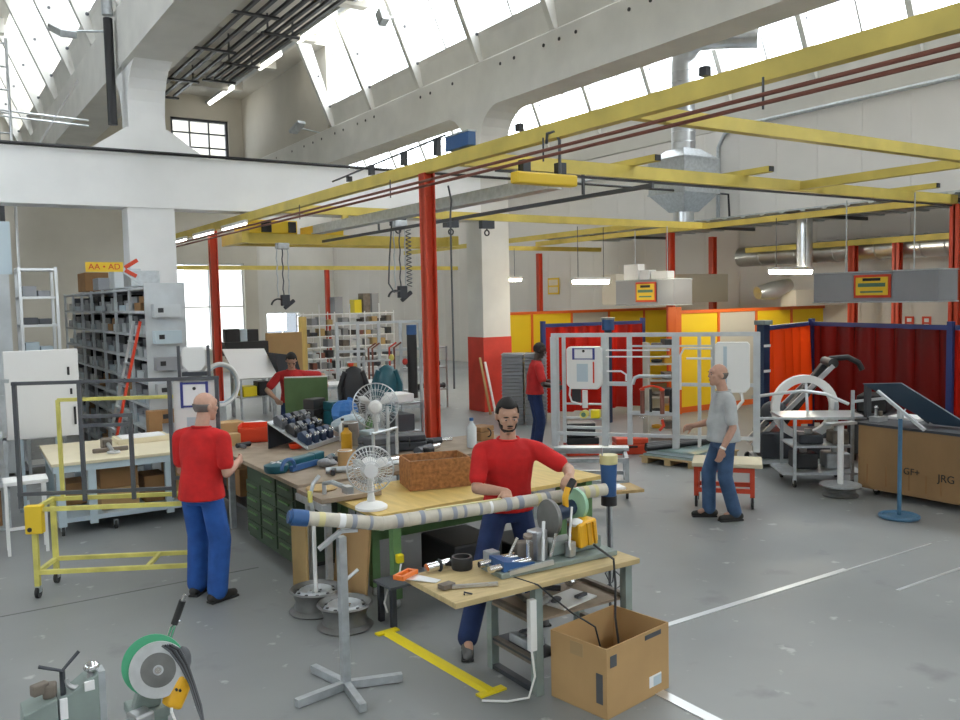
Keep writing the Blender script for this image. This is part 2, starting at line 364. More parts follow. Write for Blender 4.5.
# pale building seen through the tall window
eb = struct(MB().box(4, 24, 56, 58, -1, 3.9).o('exterior_building', 'brick_shade'), 'pale building outside the tall window', 'building')
for i in range(8):
    for k in range(2): MB().box(5+i*2.4, 6.6+i*2.4, 55.95, 56.0, .6+k*1.9, 1.9+k*1.9).o('outside_window', 'white_paint', eb)
# ================= OVERHEAD =================
ZB = 3.93
gf = thing('gantry_frame', 'yellow steel crane gantry carried on tall red posts', 'gantry')
def ybeam(a, b, w=.11, h=.15): MB().bar((a[0], a[1], a[2]+h/2), (b[0], b[1], b[2]+h/2), w, h).o('beam', 'yellow_steel', gf)
ybeam((5.12, .6, ZB), (5.12, 21.4, ZB), .10, .145)
ybeam((5.18, 5.45, ZB), (15.3, 5.45, ZB), .1, .12)
cb2 = MB().bar((5.18, 8.22, ZB+.08), (15.4, 8.22, ZB+.08), .11, .16).o('beam', 'yellow_steel', gf)
MB().bar((5.6, 8.17, ZB-.03), (15.2, 8.17, ZB-.03), .03, .03).o('conductor_cable', 'black', cb2)
ybeam((5.18, 13.75, ZB), (15.3, 13.75, ZB), .1, .14)
ybeam((15.1, 8.3, ZB), (15.1, 20.0, ZB), .1, .12)
ybeam((11.0, 2.2, ZB+.02), (11.0, 8.1, ZB+.02), .1, .12)
ybeam((13.5, 13.8, ZB), (13.5, 25, ZB), .1, .12)
ybeam((6.9, 28.9, 3.6), (17.9, 28.9, 3.6), .12, .14)
ybeam((16.9, 5.5, 3.42), (16.9, 14, 3.42), .1, .12)
ybeam((13.5, 20.0, 3.8), (17.5, 20.0, 3.8), .1, .12)
def post(x, y, z1, s=.17):
    p = MB().box(x-s/2, x+s/2, y-s*.09, y+s*.09, .012, z1).box(x-s/2, x-s/2+s*.14, y-s/2, y+s/2, .012, z1).box(x+s/2-s*.14, x+s/2, y-s/2, y+s/2, .012, z1).o('post', 'red_post', gf)
    MB().box(x-s*.8, x+s*.8, y-s*.8, y+s*.8, 0, .012).o('foot_plate', 'red_post', p)
for a in ((5.12, 8.9, ZB, .14), (5.12, 17.6, ZB, .15), (15.42, 8.19, ZB, .17), (15.2, 14.85, ZB, .15), (17.45, 15.55, 3.93, .15), (17.3, 22.8, 3.9, .15), (16.95, 11.2, 3.42, .15), (16.95, 10.2, 3.42, .15), (12.4, 28.85, 3.6, .14)): post(*a)
for x in (7.72, 9.85, 11.75, 14.0):
    q = MB().box(x-.05, x+.05, 7.75, 8.6, ZB+.16, ZB+.24).o('stub_arm', 'yellow_steel', gf); MB().box(x-.045, x+.045, 7.735, 7.75, ZB+.165, ZB+.235).o('end_cap', 'black', q)
# pipes on the main beam
for i, (dx, dz) in enumerate(((.0, .0), (.05, -.05))):
    t = MB().tube([(4.93+dx*.6, .8, 3.80+dz), (4.93+dx*.6, 21.0, 3.80+dz)], .016, 8).o('air_pipe', 'copper', smooth=True)
    tag(t, ('upper', 'lower')[i]+' dark red air pipe slung under the long yellow gantry beam', 'pipe', 'air pipes under the gantry beam')
for y in (4.0, 6.5, 9.6, 12.6):
    t = MB().box(5.0, 5.012, y, y+.012, 3.72, 3.94).o('pipe_hanger', 'dark_grey')
    tag(t, 'small bracket hanging the red air pipes from the yellow beam', 'bracket', 'pipe hangers')
t = MB().tube([(5.08, 6.55, 3.9), (5.05, 6.5, 3.98), (5.08, 6.42, 3.99), (5.1, 6.38, 3.9), (5.1, 6.38, 3.6)], .015, 6).o('air_line', 'dark_grey', smooth=True); tag(t, 'bent dark air line dropping from the pipes near the yellow hoist', 'pipe')
t = MB().tube([(5.2, 8.55, 3.75), (5.28, 8.62, 3.6), (5.28, 8.65, 3.4), (5.28, 8.65, 1.4)], .012, 6).o('air_line', 'dark_grey', smooth=True); tag(t, 'thin dark air line running down the thick red post', 'pipe')
# lamp strips on the beam near the slim red post
for a, b in ((15.0, 16.4), (17.0, 18.4), (19.0, 21.0)):
    t = thing('tube_lamp', 'slim white tube lamp fixed under the far end of the yellow beam', 'lamp', (4.965, a, 3.835), 0, 'tube lamps under the gantry beam')
    MB().box(-.03, .03, 0, b-a, .035, .09).o('housing', 'white_paint', t); MB().cyl((0, .02, .02), (0, b-a-.02, .02), .018, 8).o('tube', 'lamp_on', t)
# crane rail, hoist, trolley
t = thing('crane_rail', 'long grey crane rail hung under the yellow beams', 'rail'); MB().box(6.2, 6.35, 7.95, 15.0, 3.72, 3.86).o('rail', 'galv', t); MB().box(6.17, 6.38, 7.95, 15.0, 3.70, 3.72).o('flange', 'galv', t)
for y in (8.2, 13.72): MB().box(6.22, 6.33, y, y+.06, 3.86, ZB).o('hanger', 'yellow_steel', t)
t = thing('crane_rail', 'slim dark rail stretched between the yellow cross beams', 'rail'); MB().bar((6.9, 7.0, 3.66), (6.9, 16.2, 3.66), .035, .05).o('rail', 'dark_grey', t)
for y in (8.17, 13.7): MB().box(6.885, 6.915, y, y+.03, 3.69, ZB).o('hanger', 'dark_grey', t)
t = thing('chain_hoist', 'small bright yellow hoist hanging under the cross beam', 'hoist', (5.95, 7.75, 3.70)); MB().box(-.4, .45, -.07, .07, 0, .13).o('body', 'sign_yellow', t, bevel=.02); MB().box(-.3, -.2, -.05, .05, .13, .26).o('trolley', 'dark_steel', t); MB().box(.2, .3, -.05, .05, .13, .26).o('trolley', 'dark_steel', t)
t = thing('crane_bridge', 'yellow crane bridge with trolley machinery behind the slim red post', 'crane')
MB().bar((5.4, 16.6, 3.72), (10.1, 16.6, 3.72), .16, .2).o('girder', 'yellow_steel', t); MB().bar((5.4, 17.3, 3.72), (10.1, 17.3, 3.72), .16, .2).o('girder', 'yellow_steel', t)
MB().box(5.5, 6.5, 16.5, 17.4, 3.82, 4.08).o('trolley', 'sign_yellow', t, bevel=.02); MB().box(6.9, 7.5, 16.5, 17.4, 3.82, 4.02).o('trolley', 'sign_yellow', t, bevel=.02); MB().box(5.75, 5.95, 16.45, 16.6, 3.84, 4.05).o('motor', 'black', t, bevel=.01); MB().box(6.3, 6.45, 16.44, 16.6, 3.84, 4.05).o('motor', 'black', t, bevel=.01)
MB().box(5.3, 5.45, 16.3, 17.6, 3.62, 3.84).o('end_carriage', 'yellow_steel', t); MB().box(10.0, 10.15, 16.3, 17.6, 3.62, 3.84).o('end_carriage', 'yellow_steel', t)
for x, y in ((7.3, 15.2), (8.4, 14.6), (9.2, 14.4)):
    t = thing('crane_trolley', 'small dark crane trolley with hook hanging on the yellow beam', 'trolley', (x, 13.75, 3.7), 0, 'small trolleys on the cross beam'); MB().box(-.14, .14, -.06, .06, .08, .23).o('carriage', 'dark_steel', t); MB().ring((0, 0, .0), .05, .014, 'y', 14, 6).cyl((0, 0, .05), (0, 0, .1), .015, 8).o('hook', 'black', t, True)
# tools on coiled hoses
def hang_tool(x, y, z0, z1, label, coil):
    t = thing('hanging_tool', label, 'tool', (x, y, z0))
    h = z1-z0
    for k in range(3): MB().tube([(.06*(k-1)*2+.01*sin(i*1.7+k), .02*k, .12+(h-.12)*i/14) for i in range(15)], .012, 6).o('hose', 'galv' if k != 1 else 'dark_grey', t, True)
    if coil: MB().tube([(.17+.045*cos(i*.8), .045*sin(i*.8), .15+(h-.3)*i/110) for i in range(110)], .010, 5).o('coiled_hose', 'dark_grey', t, True)
    MB().box(-.06, .1, -.05, .05, -.05, .16).cyl((0, 0, -.1), (.2, 0, .05), .04, 10).o('head', 'dark_steel', t, bevel=.01); MB().ring((-.12, 0, -.06), .14, .018, 'y', 16, 6, .3, pi-.2).o('grip', 'black', t, True)
    MB().box(-.12, .12, -.08, .08, h-.12, h).o('balancer', 'galv', t, bevel=.02)
hang_tool(5.98, 16.0, 2.45, 3.60, 'grey hose cluster with a dark tool hanging before the back wall', False)
hang_tool(7.25, 13.6, 2.55, 3.86, 'dark looping hoses with a coil hanging beside the thick red post', True)
MB_ = MB().tube([(7.0, 13.4, 3.86), (6.93, 13.4, 3.2), (6.90, 13.4, 2.75), (7.0, 13.4, 2.6), (7.12, 13.4, 2.62)], .014, 6).o('slack_hose', 'dark_grey', smooth=True); tag(MB_, 'black slack hose looping down beside the coiled hose', 'hose')
# blue box and rail on the main beam
t = thing('control_box', 'blue box sitting on the yellow gantry beam above the red post', 'box', (5.12, 8.0, 4.10)); MB().box(-.05, .05, -.1, .38, 0, .15).o('body', 'blue_paint', t, bevel=.01); MB().box(-.055, .055, -.105, .385, .15, .165).o('lid', 'galv', t)
t = thing('beam_handrail', 'thin dark guide rail on short feet along the yellow beam', 'rail'); MB().tube([(5.12, 8.45, 4.30), (5.12, 11.6, 4.17)], .012, 6).o('bar', 'dark_grey', t)
for y in (8.6, 9.4, 10.3): MB().box(5.09, 5.15, y, y+.08, 4.10, 4.30-(y-8.45)*.04).o('foot', 'dark_steel', t)
for x, y in ((5.12, 4.6), (5.12, 7.0), (5.12, 11.0)):
    t = MB().box(x-.03, x+.03, y, y+.07, 4.10, 4.17).o('end_stop', 'black'); tag(t, 'small black stop block bolted on the yellow beam', 'stop block', 'black stop blocks')
# cable along tie beam, drain pipe, conduit
t = MB().tube([(-8, 15.42, 5.04), (5, 15.42, 5.04), (10.0, 15.42, 5.03), (15.9, 15.42, 5.03)], .03, 6).o('power_cable', 'black'); tag(t, 'black cable running along the top of the white tie beam', 'cable')
t = MB().tube([(17.3, 15.42, 5.03), (17.9, 15.42, 5.03), (17.95, 15.42, 4.3)], .03, 6).o('power_cable', 'black'); tag(t, 'short black cable bending down the wall beside the filter box', 'cable')
t = MB().tube([(2.98, 15.7, 5.5), (2.98, 15.7, 7.25)], .075, 10).o('drain_pipe', 'black', smooth=True); tag(t, 'thick black drain pipe on the flared column head', 'pipe')
t = MB().tube([(2.98, 15.7, 7.3), (2.95, 15.7, 9.6)], .09, 10).o('drain_pipe', 'galv', smooth=True); tag(t, 'grey drain pipe rising to the roof above the black pipe', 'pipe')
t = MB().tube([(17.96, -2, 6.74), (17.96, 15.2, 6.74), (17.96, 15.6, 6.6), (17.96, 15.8, 6.3), (17.96, 15.82, 4.4)], .05, 8).o('wall_conduit', 'galv', smooth=True); tag(t, 'grey conduit running along the panelled wall and bending down', 'conduit')
t = MB().tube([(17.96, 17.4, 6.1), (17.96, 30, 6.1)], .04, 6).o('wall_conduit', 'galv'); tag(t, 'grey horizontal conduit on the wall beyond the silver duct', 'conduit')
# silver duct
t = thing('exhaust_duct', 'silver spiral exhaust duct with square filter box rising to the skylight', 'duct', (16.6, 15.75, 0))
pts = [(0, 0, 6.1), (0, 0, 8.2)]+[(0-.0, -.55*(1-cos(a)), 8.2+.55*sin(a)) for a in [pi/2*i/6 for i in range(1, 7)]]+[(.25, -1.0, 8.72), (.75, -1.75, 8.62)]
MB().tube(pts, .30, 20).o('pipe', 'duct', t, True)
for i in range(8): MB().ring((0, 0, 6.3+i*.25), .303, .012, 'z', 20, 5).o('seam', 'duct', t)
MB().lathe([(.30, 6.1), (.32, 6.0), (.30*1.0, 5.98)], 4).o('collar', 'galv', t)
MB().add([(-.30,-.30,6.12),(.30,-.30,6.12),(.30,.30,6.12),(-.30,.30,6.12),(-.62,-.62,5.85),(.62,-.62,5.85),(.62,.62,5.85),(-.62,.62,5.85),(-.62,-.62,5.0),(.62,-.62,5.0),(.62,.62,5.0),(-.62,.62,5.0),(-.26,-.26,4.55),(.26,-.26,4.55),(.26,.26,4.55),(-.26,.26,4.55)],
    [(0,1,2,3),(0,1,5,4),(1,2,6,5),(2,3,7,6),(3,0,4,7),(4,5,9,8),(5,6,10,9),(6,7,11,10),(7,4,8,11),(8,9,13,12),(9,10,14,13),(10,11,15,14),(11,8,12,15),(15,14,13,12)]).o('filter_box', 'galv', t)
MB().box(-.64, .64, -.64, .64, 5.83, 5.87).o('flange', 'galv', t); MB().box(-.64, .64, -.64, .64, 4.98, 5.02).o('flange', 'galv', t)
MB().cyl((0, 0, 4.56), (0, 0, 4.16), .26, 18).o('outlet', 'duct', t, True)
t = thing('wall_bracket', 'steel brackets holding the filter box to the panelled wall', 'bracket'); MB().box(17.2, 17.98, 15.2, 15.26, 5.3, 5.36).o('arm', 'galv', t); MB().box(17.2, 17.98, 16.2, 16.26, 5.3, 5.36).o('arm', 'galv', t)
# horizontal ducts under roof of the booths
t = thing('ventilation_duct', 'long ribbed silver duct running behind the orange framed booths', 'duct'); MB().tube([(17.3, 6.0, 3.35), (17.3, 14.5, 3.35)], .24, 16).o('pipe', 'duct', t, True)
for i in range(16): MB().ring((17.3, 6.3+i*.5, 3.35), .243, .014, 'y', 18, 5).o('seam', 'duct', t)
t = MB().tube([(15.7, 11.5, 2.95), (15.7, 11.5, 3.6), (15.7, 11.5, 4.0)], .16, 14).o('duct_drop', 'duct', smooth=True); tag(t, 'short vertical silver duct dropping beside the lit hanging lamp', 'duct')
t = thing('ventilation_duct', 'beige boxed duct with a flexible silver elbow behind the lamp', 'duct'); MB().box(13.6, 17.4, 15.0, 15.5, 2.25, 2.95).o('casing', 'plaster_tan', t); MB().tube([(15.2, 12.3, 2.45), (15.6, 12.2, 2.5), (16.1, 12.2, 2.62)], [.14, .2, .14], 14).o('elbow', 'duct', t, True); MB().box(16.1, 17.8, 12.0, 12.4, 2.15, 2.5).o('box', 'plaster_tan', t)
# signs on grey boxes
def sign_panel(x, y0, y1, z0, z1, ys, label, lines):
    t = thing('hood_box', label, 'hood', (x, y0, z0)); L = y1-y0; H = z1-z0
    MB().box(0, .55, 0, L, 0, H).o('casing', 'duct_grey', t, bevel=.01); MB().box(-.01, .56, -.01, L+.01, H, H+.02).box(-.01, .56, -.01, L+.01, -.02, 0).o('edge', 'galv', t)
    for a in (.25*L, .8*L): MB().cyl((.27, a, H), (.27, a, 3.93-z0), .012, 6).o('hanger_rod', 'galv', t)
    s = MB().box(-.03, -.012, ys, ys+.62, .06, H-.04).o('sign', 'sign_red', t)
    MB().box(-.04, -.03, ys+.04, ys+.58, .10, H-.08).o('sign_face', 'sign_yellow', s); MB().box(-.045, -.04, ys+.08, ys+.54, H*.5, H*.5+.06).o('sign_bar', 'sign_green', s)
    MB().box(-.045, -.04, ys+.16, ys+.46, H*.70, H*.80).o('sign_heading', 'text_black', s); MB().box(-.045, -.04, ys+.12, ys+.50, H*.30, H*.36).o('sign_line', 'sign_green', s)
    return t
sign_panel(12.6, 6.95, 9.05, 2.28, 2.74, .72, 'long grey hood with yellow sign hanging above the dark red curtain', None)
sign_panel(13.4, 13.0, 14.8, 2.25, 2.78, .50, 'grey hood with yellow sign and cartons on top behind the red post', None)
for i, (y, h, w, m) in enumerate(((13.2, .16, .5, 'white_plastic'), (13.75, .2, .3, 'paper'), (14.1, .34, .45, 'white_plastic'))):
    t = MB().box(13.42, 13.63, y, y+w, 2.803, 2.805+h).o('carton', m, bevel=.008); tag(t, ('low white carton', 'narrow white carton', 'taller white carton')[i]+' lying on the grey hood with a yellow sign', 'carton', 'cartons on the hood')
# hanging lamps of the booths
def tube_lamp(x, y, z, L, along, label, ztop):
    t = thing('hanging_lamp', label, 'lamp', (x, y, z), 0 if along == 'y' else -pi/2)
    MB().box(-.06, .06, -L/2, L/2, .03, .09).o('housing', 'white_paint', t); MB().cyl((0, -L/2+.03, 0), (0, L/2-.03, 0), .045, 10).o('tube', 'glow_warm', t)
    for s in (-1, 1): MB().cyl((0, s*L*.35, .09), (0, s*L*.35, ztop-z), .008, 5).o('wire', 'dark_grey', t)
tube_lamp(14.6, 11.0, 2.86, 1.3, 'x', 'lit hanging tube lamp beside the grey hood above the curtains', 3.9)
tube_lamp(11.9, 13.9, 2.76, 1.0, 'x', 'lit hanging tube lamp above the silver frame', 3.9)
tube_lamp(13.2, 19.2, 2.95, 1.5, 'x', 'lit tube lamp by the wall beyond the concrete column', 3.8)
# roof lamp line
t = thing('lamp_channel', 'long grey lamp channel under the roof slab', 'lamp'); MB().box(8.93, 9.07, 12, 30.9, 9.46, 9.56).o('channel', 'galv', t)
for y in (14, 20, 26): MB().box(8.98, 9.02, y, y+.04, 9.56, 9.76).o('hanger', 'galv', t)
for a, b in ((28.0, 30.6), (23.7, 25.4), (19.9, 22.3), (16, 18.5), (30.7, 30.9)):
    if b-a > 1: MB().cyl((9, a, 9.42), (9, b, 9.42), .06, 8).o('tube', 'lamp_on', t)
# cable ladders
for x0, x1, n, ys, lab in ((6.55, 7.55, 4, (29.6, 27.2, 23.6, 20.3, 17), 'black cable ladder with four bars under the roof slab'), (7.85, 8.55, 4, (26.8, 24.7, 21.5, 18.2), 'narrow black cable ladder beside the roof lamp line')):
    t = thing('cable_ladder', lab, 'cable ladder')
    for i in range(n): MB().bar((x0+(x1-x0)*i/(n-1), 15, 9.3), (x0+(x1-x0)*i/(n-1), ys[0], 9.3), .09, .07).o('bar', 'dark_steel', t)
    for y in ys: MB().box(x0-.15, x1+.15, y-.06, y+.06, 9.22, 9.27).o('rung', 'black', t)
    for y in ys[1:3]: MB().box(x0, x0+.04, y, y+.04, 9.27, 9.76).box(x1-.04, x1, y, y+.04, 9.27, 9.76).o('hanger', 'dark_steel', t)
t = thing('floodlight', 'small grey floodlight on the roof beam with drilled holes', 'lamp', (9.55, 24, 7.5)); MB().cbox((0, 0, 0), (.28, .5, .10), .3, -.5).o('housing', 'galv', t, bevel=.02); MB().cyl((0, 0, 0), (.72, 0, -.1), .02, 6).o('arm', 'galv', t)
t = thing('floodlight', 'long grey floodlight under the skylight strip near the flared column', 'lamp', (2.3, 15.9, 7.0)); MB().cbox((0, 0, 0), (.25, 1.4, .12), 0, .33).o('housing', 'galv', t, bevel=.02); MB().cyl((0, 0, 0), (.79, 0, .1), .02, 6).o('arm', 'galv', t)
t = thing('floodlight', 'small box lamp between the skylight posts', 'lamp', (9.3, 18.0, 8.9)); MB().cbox((0, 0, 0), (.2, .25, .35), 0, -.5).o('housing', 'galv', t, bevel=.02); MB().cyl((0, 0, 0), (.35, .0, .05), .02, 6).o('arm', 'galv', t)
cn = thing('canopy', 'grey corrugated canopy sheet above the booths by the panelled wall', 'canopy'); MB().box(15.17, 17.95, 5.0, 20.0, 4.12, 4.15).o('sheet', 'galv', cn)
for i in range(30): MB().box(15.17, 17.95, 5.1+i*.5, 5.22+i*.5, 4.09, 4.12).o('rib', 'galv', cn)
for y in (5.3, 8.4, 11.5, 14.6, 17.7): MB().box(15.17, 17.95, y, y+.06, 4.02, 4.09).o('purlin', 'dark_grey', cn)
# scaffold up left
t = thing('scaffold_tower', 'slender pale scaffold tower with horizontal rails by the tie beam', 'scaffold')
for x in (1.32, 1.62): MB().cyl((x, 17.5, 0), (x, 17.5, 7.2), .025, 8).o('upright', 'alu', t)
for z in (5.2, 5.55, 5.9, 6.3, 6.7, 7.1): MB().cyl((1.32, 17.5, z), (1.62, 17.5, z), .018, 6).o('rung', 'alu', t)
for z in (5.85, 5.95): MB().cyl((1.3, 17.5, z), (2.9, 17.5, z-.06), .018, 6).o('rail', 'alu', t)
MB().cyl((2.0, 17.5, 5.3), (2.75, 17.5, 6.6), .02, 6).o('brace', 'alu', t)
MB().box(1.36, 1.44, 17.4, 17.48, 0, 6.9).o('mast', 'dark_grey', t)
# ================= LEFT ZONE =================
def legs4(t, x0, x1, y0, y1, z, s, m, name='leg', z0=0):
    for x in (x0, x1):
        for y in (y0, y1): MB().box(x-s/2, x+s/2, y-s/2, y+s/2, z0, z).o(name, m, t)
def caster(t, x, y, r=.05, m='black_rubber'):
    c = MB().cyl((x-.014, y, r), (x+.014, y, r), r, 14).o('caster', m, t, True); MB().box(x-.022, x+.022, y-.02, y+.02, r, r*2.1).o('fork', 'galv', c)
# --- parts racks ---
def rack(name, label, x0, x1, y0, y1, H, nb, rows, m='rack_steel', back=True):
    t = thing(name, label, 'rack')
    ys = [y0+(y1-y0)*i/nb for i in range(nb+1)]
    for y in ys:
        for x in (x0, x1-.04): MB().box(x, x+.04, y-.02, y+.02, 0, H).o('upright', m, t)
    zs = [.12+(H-.17)*k/rows for k in range(rows+1)]
    for z in zs: MB().box(x0+.003, x1-.003, y0, y1, z, z+.035).o('shelf', m, t)
    if back: MB().box(x1-.012, x1-.008, y0, y1, .1, H).o('back_panel', 'duct_grey', t)
    return t, ys, zs
rk, ys, zs = rack('parts_rack', 'tall grey steel parts rack full of storage bins beside the ladder', 2.55, 3.05, 11.95, 19.2, 2.72, 7, 8)
MB().box(2.54, 3.06, 11.91, 11.93, .05, 2.75).o('end_panel', 'rack_steel', rk)
random.seed(3)
bin_m = [MB().box(.03, .40, .03, .0, 0, 0) for _ in ()]
def bin_mesh(w, h, front, body):
    b = MB().box(.12, .42, 0, w, 0, h); b.m(1).box(.05, .12, 0, w, 0, h*.55); b.m(0)
    return b.mesh('storage_bin', [body, front])
bms = [bin_mesh(.44, .20, 'rack_steel', 'duct_grey'), bin_mesh(.44, .24, 'duct_grey', 'black'), bin_mesh(.28, .24, 'galv', 'dark_grey'), bin_mesh(.44, .15, 'white_blue', 'duct_grey'), bin_mesh(.4, .2, 'cardboard_dark', 'cardboard_dark')]
wd = [.44, .44, .28, .44, .4]; nm = ['grey fronted storage bin', 'dark open storage bin', 'narrow steel storage bin', 'low pale fronted storage bin', 'small brown carton']
for b in range(7):
    for k in range(8):
        for s in range(2):
            i = random.choice((0, 0, 1, 1, 2, 3, 3)) if random.random() > .06 else 4
            o = bpy.data.objects.new('storage_bin' if i < 4 else 'carton', bms[i]); COL.objects.link(o); o.location = (2.56, ys[b]+.05+s*.50, zs[k]+.036)
            tag(o, nm[i]+' on a shelf of the tall parts rack', 'bin' if i < 4 else 'carton', ('grey bins', 'dark bins', 'narrow bins', 'pale bins', 'brown cartons')[i]+' on the tall parts rack')
for i, (y, w, h, m, lab) in enumerate(((13.0, .5, .22, 'galv', 'flat steel case on top of the tall parts rack'), (14.2, .4, .3, 'rack_steel', 'grey box on top of the tall parts rack'), (16.9, .8, .34, 'cardboard_dark', 'brown bundle on top of the tall parts rack'), (15.6, .5, .2, 'duct_grey', 'low dark box on top of the tall parts rack'))):
    t = MB().box(2.6, 3.0, y, y+w, 2.735, 2.735+h).o('storage_box', m, bevel=.01); tag(t, lab, 'box')
# rack end bins (seen from the aisle end)
for i, z in enumerate((2.3, 1.95, 1.6, 1.25, .9)):
    t = thing('end_bin', ('%s bin hooked on the end panel of the parts rack' % ('topmost steel', 'second, pale blue', 'middle dark grey', 'fourth, silvery', 'lowest brown')[i]), 'bin', (2.62, 11.916, z), 0, 'bins on the rack end'); MB().box(0, .34, -.16, -.0, 0, .17).o('body', ('rack_steel', 'white_blue', 'duct_grey', 'galv', 'cardboard_dark')[i], t); MB().box(.05, .12, -.165, -.16, .06, .12).o('slot', 'black', t)
# ladder leaning on rack
t = thing('step_ladder', 'ladder with red rails leaning against the parts rack', 'ladder')
for i, (y, m) in enumerate(((12.38, 'alu'), (11.99, 'bin_red'))): MB().bar((1.95, y, .02), (2.49, y, 2.25), .05, .03).o('rail', m, t)
for k in range(7): f = .1+k*.13; MB().bar((1.95+.54*f, 11.99, 2.23*f+.02), (1.95+.54*f, 12.4, 2.23*f+.02), .05, .025).o('rung', 'alu', t)
# second rack (open frame) and third
t, y2, z2 = rack('shelf_frame', 'bright galvanised shelf frame at the end of the storage aisle', 1.28, 1.80, 14.1, 14.6, 3.05, 1, 7, 'alu', False)
for k, z in enumerate(z2[1:-1]):
    o = MB().box(1.34, 1.52, 14.15, 14.45, z+.037, z+.037+.10+.05*(k % 2)).box(1.54, 1.7, 14.15, 14.5, z+.037, z+.12).o('parts_box', ('white_blue', 'dark_grey', 'duct_grey')[k % 3]); tag(o, ('pale', 'dark', 'grey')[k % 3]+' parts lying on the bright shelf frame, shelf %s' % ('one', 'two', 'three', 'four', 'five', 'six')[k], 'box')
rack('parts_rack', 'grey weathered storage rack side behind the white board', .55, 1.15, 14.3, 18.5, 2.95, 4, 6)
MB().box(.54, 1.18, 14.24, 14.26, .05, 2.95).o('end_panel', 'rack_steel', bpy.data.objects['parts_rack.001'])
t = MB().box(.4, 1.24, 14.36, 14.42, 2.955, 3.72).o('storage_board', 'white_blue'); tag(t, 'pale sheet standing on top of the weathered storage rack', 'sheet')
# aisle sign
t = thing('aisle_sign', 'small yellow hanging sign with red letters above the parts rack', 'sign', (1.94, 12.5, 2.92)); MB().box(0, .47, 0, .012, 0, .13).o('plate', 'sign_yellow', t); text('AA • AD', .11, 'sign_red', t, (.235, -.004, .065), (radians(90), 0, 0)); None
MB().bar((.5, .02, .06), (.66, .02, .16), .05, .05).bar((.5, .02, .02), (.64, .02, -.06), .04, .05).o('arrow', 'sign_red', t); MB().bar((.4, .03, .05), (.70, .03, -.17), .02).o('arm', 'galv', t)
# storage floor boxes at far left
for i, (x, y, z, w, h) in enumerate(((-.1, 10.9, .45, .75, .42), (-.1, 10.9, .0, .8, .42), (0.1, 10.85, 1.0, .5, .34))):
    t = MB().box(x, x+w, y, y+.5, z+.03, z+.03+h).o('carton', 'cardboard_dark', bevel=.01); tag(t, 'brown carton on the low rack behind the white board, '+('middle', 'bottom', 'top')[i]+' level', 'carton', 'cartons on the low rack')
t = thing('low_rack', 'low steel rack with brown cartons behind the white board', 'rack')
for z in (0, .45, 1.0): MB().box(-.3, .78, 10.8, 11.45, z, z+.03).o('shelf', 'galv', t)
for x in (-.3, .74):
    for y in (10.8, 11.41): MB().box(x, x+.04, y, y+.04, 0, 1.5).o('upright', 'galv', t)
# --- white board on stand ---
t = thing('white_board', 'large white board on a pale stand with black tools clipped on', 'board', (.86, 11.78, 0), radians(-4))
MB().box(0, .82, 0, .04, .86, 1.94).o('panel', 'white_paint', t, bevel=.008)
for x in (.12, .52): MB().box(x, x+.05, .045, .10, 0, 1.8).o('leg', 'white_blue', t)
for x in (.09, .49): MB().box(x, x+.11, -.15, .35, 0, .04).o('foot', 'white_blue', t)
for x, z, h in ((.69, 1.62, .1), (.71, 1.38, .07), (.55, 1.26, .06), (.74, 1.0, .22)): MB().box(x, x+.025, -.03, 0, z, z+h).o('clip', 'black', t)
# --- table with beige top ---
t = thing('work_table', 'work table with beige top and pale blue legs beside the yellow cart', 'table', (1.12, 10.05, 0), radians(-2))
MB().box(0, 1.62, 0, 1.5, .765, .80).o('top', 'beige_top', t, bevel=.004); MB().box(.02, 1.6, .02, 1.48, .69, .765).o('apron', 'white_blue', t)
for x in (.09, .4, 1.2, 1.53):
    for y in (.08, 1.4): MB().box(x-.04, x+.04, y-.04, y+.04, .1, .69).o('leg', 'white_blue', t)
MB().box(.05, 1.58, .05, 1.45, .14, .19).o('lower_shelf', 'white_blue', t)
for x in (.09, .62, 1.53):
    for y in (.08, 1.4): caster(t, x, y, .05)
def boxes(L):
    for (x0, x1, y0, y1, z0, z1, m, lab) in L:
        o = MB().box(x0, x1, y0, y1, z0, z1).o('carton', m, bevel=.006); tag(o, lab, 'carton')
boxes(((1.62, 2.02, 10.2, 10.6, .20, .43, 'cardboard', 'orange brown carton on the floor shelf of the beige table'), (1.62, 2.02, 10.22, 10.6, .435, .66, 'cardboard_dark', 'dark brown carton with a slot, stacked under the beige table'), (2.1, 2.35, 10.3, 10.7, .20, .5, 'cardboard_dark', 'narrow brown carton under the beige table next to the stack'), (2.38, 2.6, 10.3, 10.7, .20, .62, 'cardboard', 'tall carton with a label under the end of the beige table'), (1.3, 1.55, 10.7, 11.1, .20, .45, 'cardboard_dark', 'small carton at the back of the table shelf'), (2.40, 2.56, 11.32, 11.5, .805, 1.12, 'cardboard_dark', 'small upright carton standing on the beige table top')))
t = thing('sheet_stack', 'stack of cream sheets on the beige table', 'sheets', (1.95, 10.9, .802)); MB().box(0, .6, 0, .4, 0, .06).o('sheets', 'beige_top', t); MB().box(.05, .55, .02, .36, .061, .07).o('top_sheet', 'paper', t)
t = thing('pipe_clamp', 'grey pipe clamp with ring handle lying on the beige table', 'clamp', (1.72, 10.35, .80)); MB().ring((.06, -.1, .03), .06, .013, 'z', 18, 6).cyl((.06, -.04, .03), (.08, .45, .08), .025, 8).o('screw', 'steel', t, True); MB().box(-.12, .26, .12, .16, 0, .05).box(.02, .12, .3, .5, 0, .12).o('jaw', 'rust', t, bevel=.01)
# --- small white stand ---
t = thing('side_stand', 'small white stand beside the beige table', 'stand', (.66, 9.62, 0), radians(-3)); MB().box(-.02, .38, -.02, .3, .70, .74).o('top', 'white_paint', t, bevel=.006); legs4(t, .0, .34, .0, .27, .70, .03, 'white_paint'); MB().box(0, .34, .0, .02, .25, .28).o('rail', 'white_paint', t)
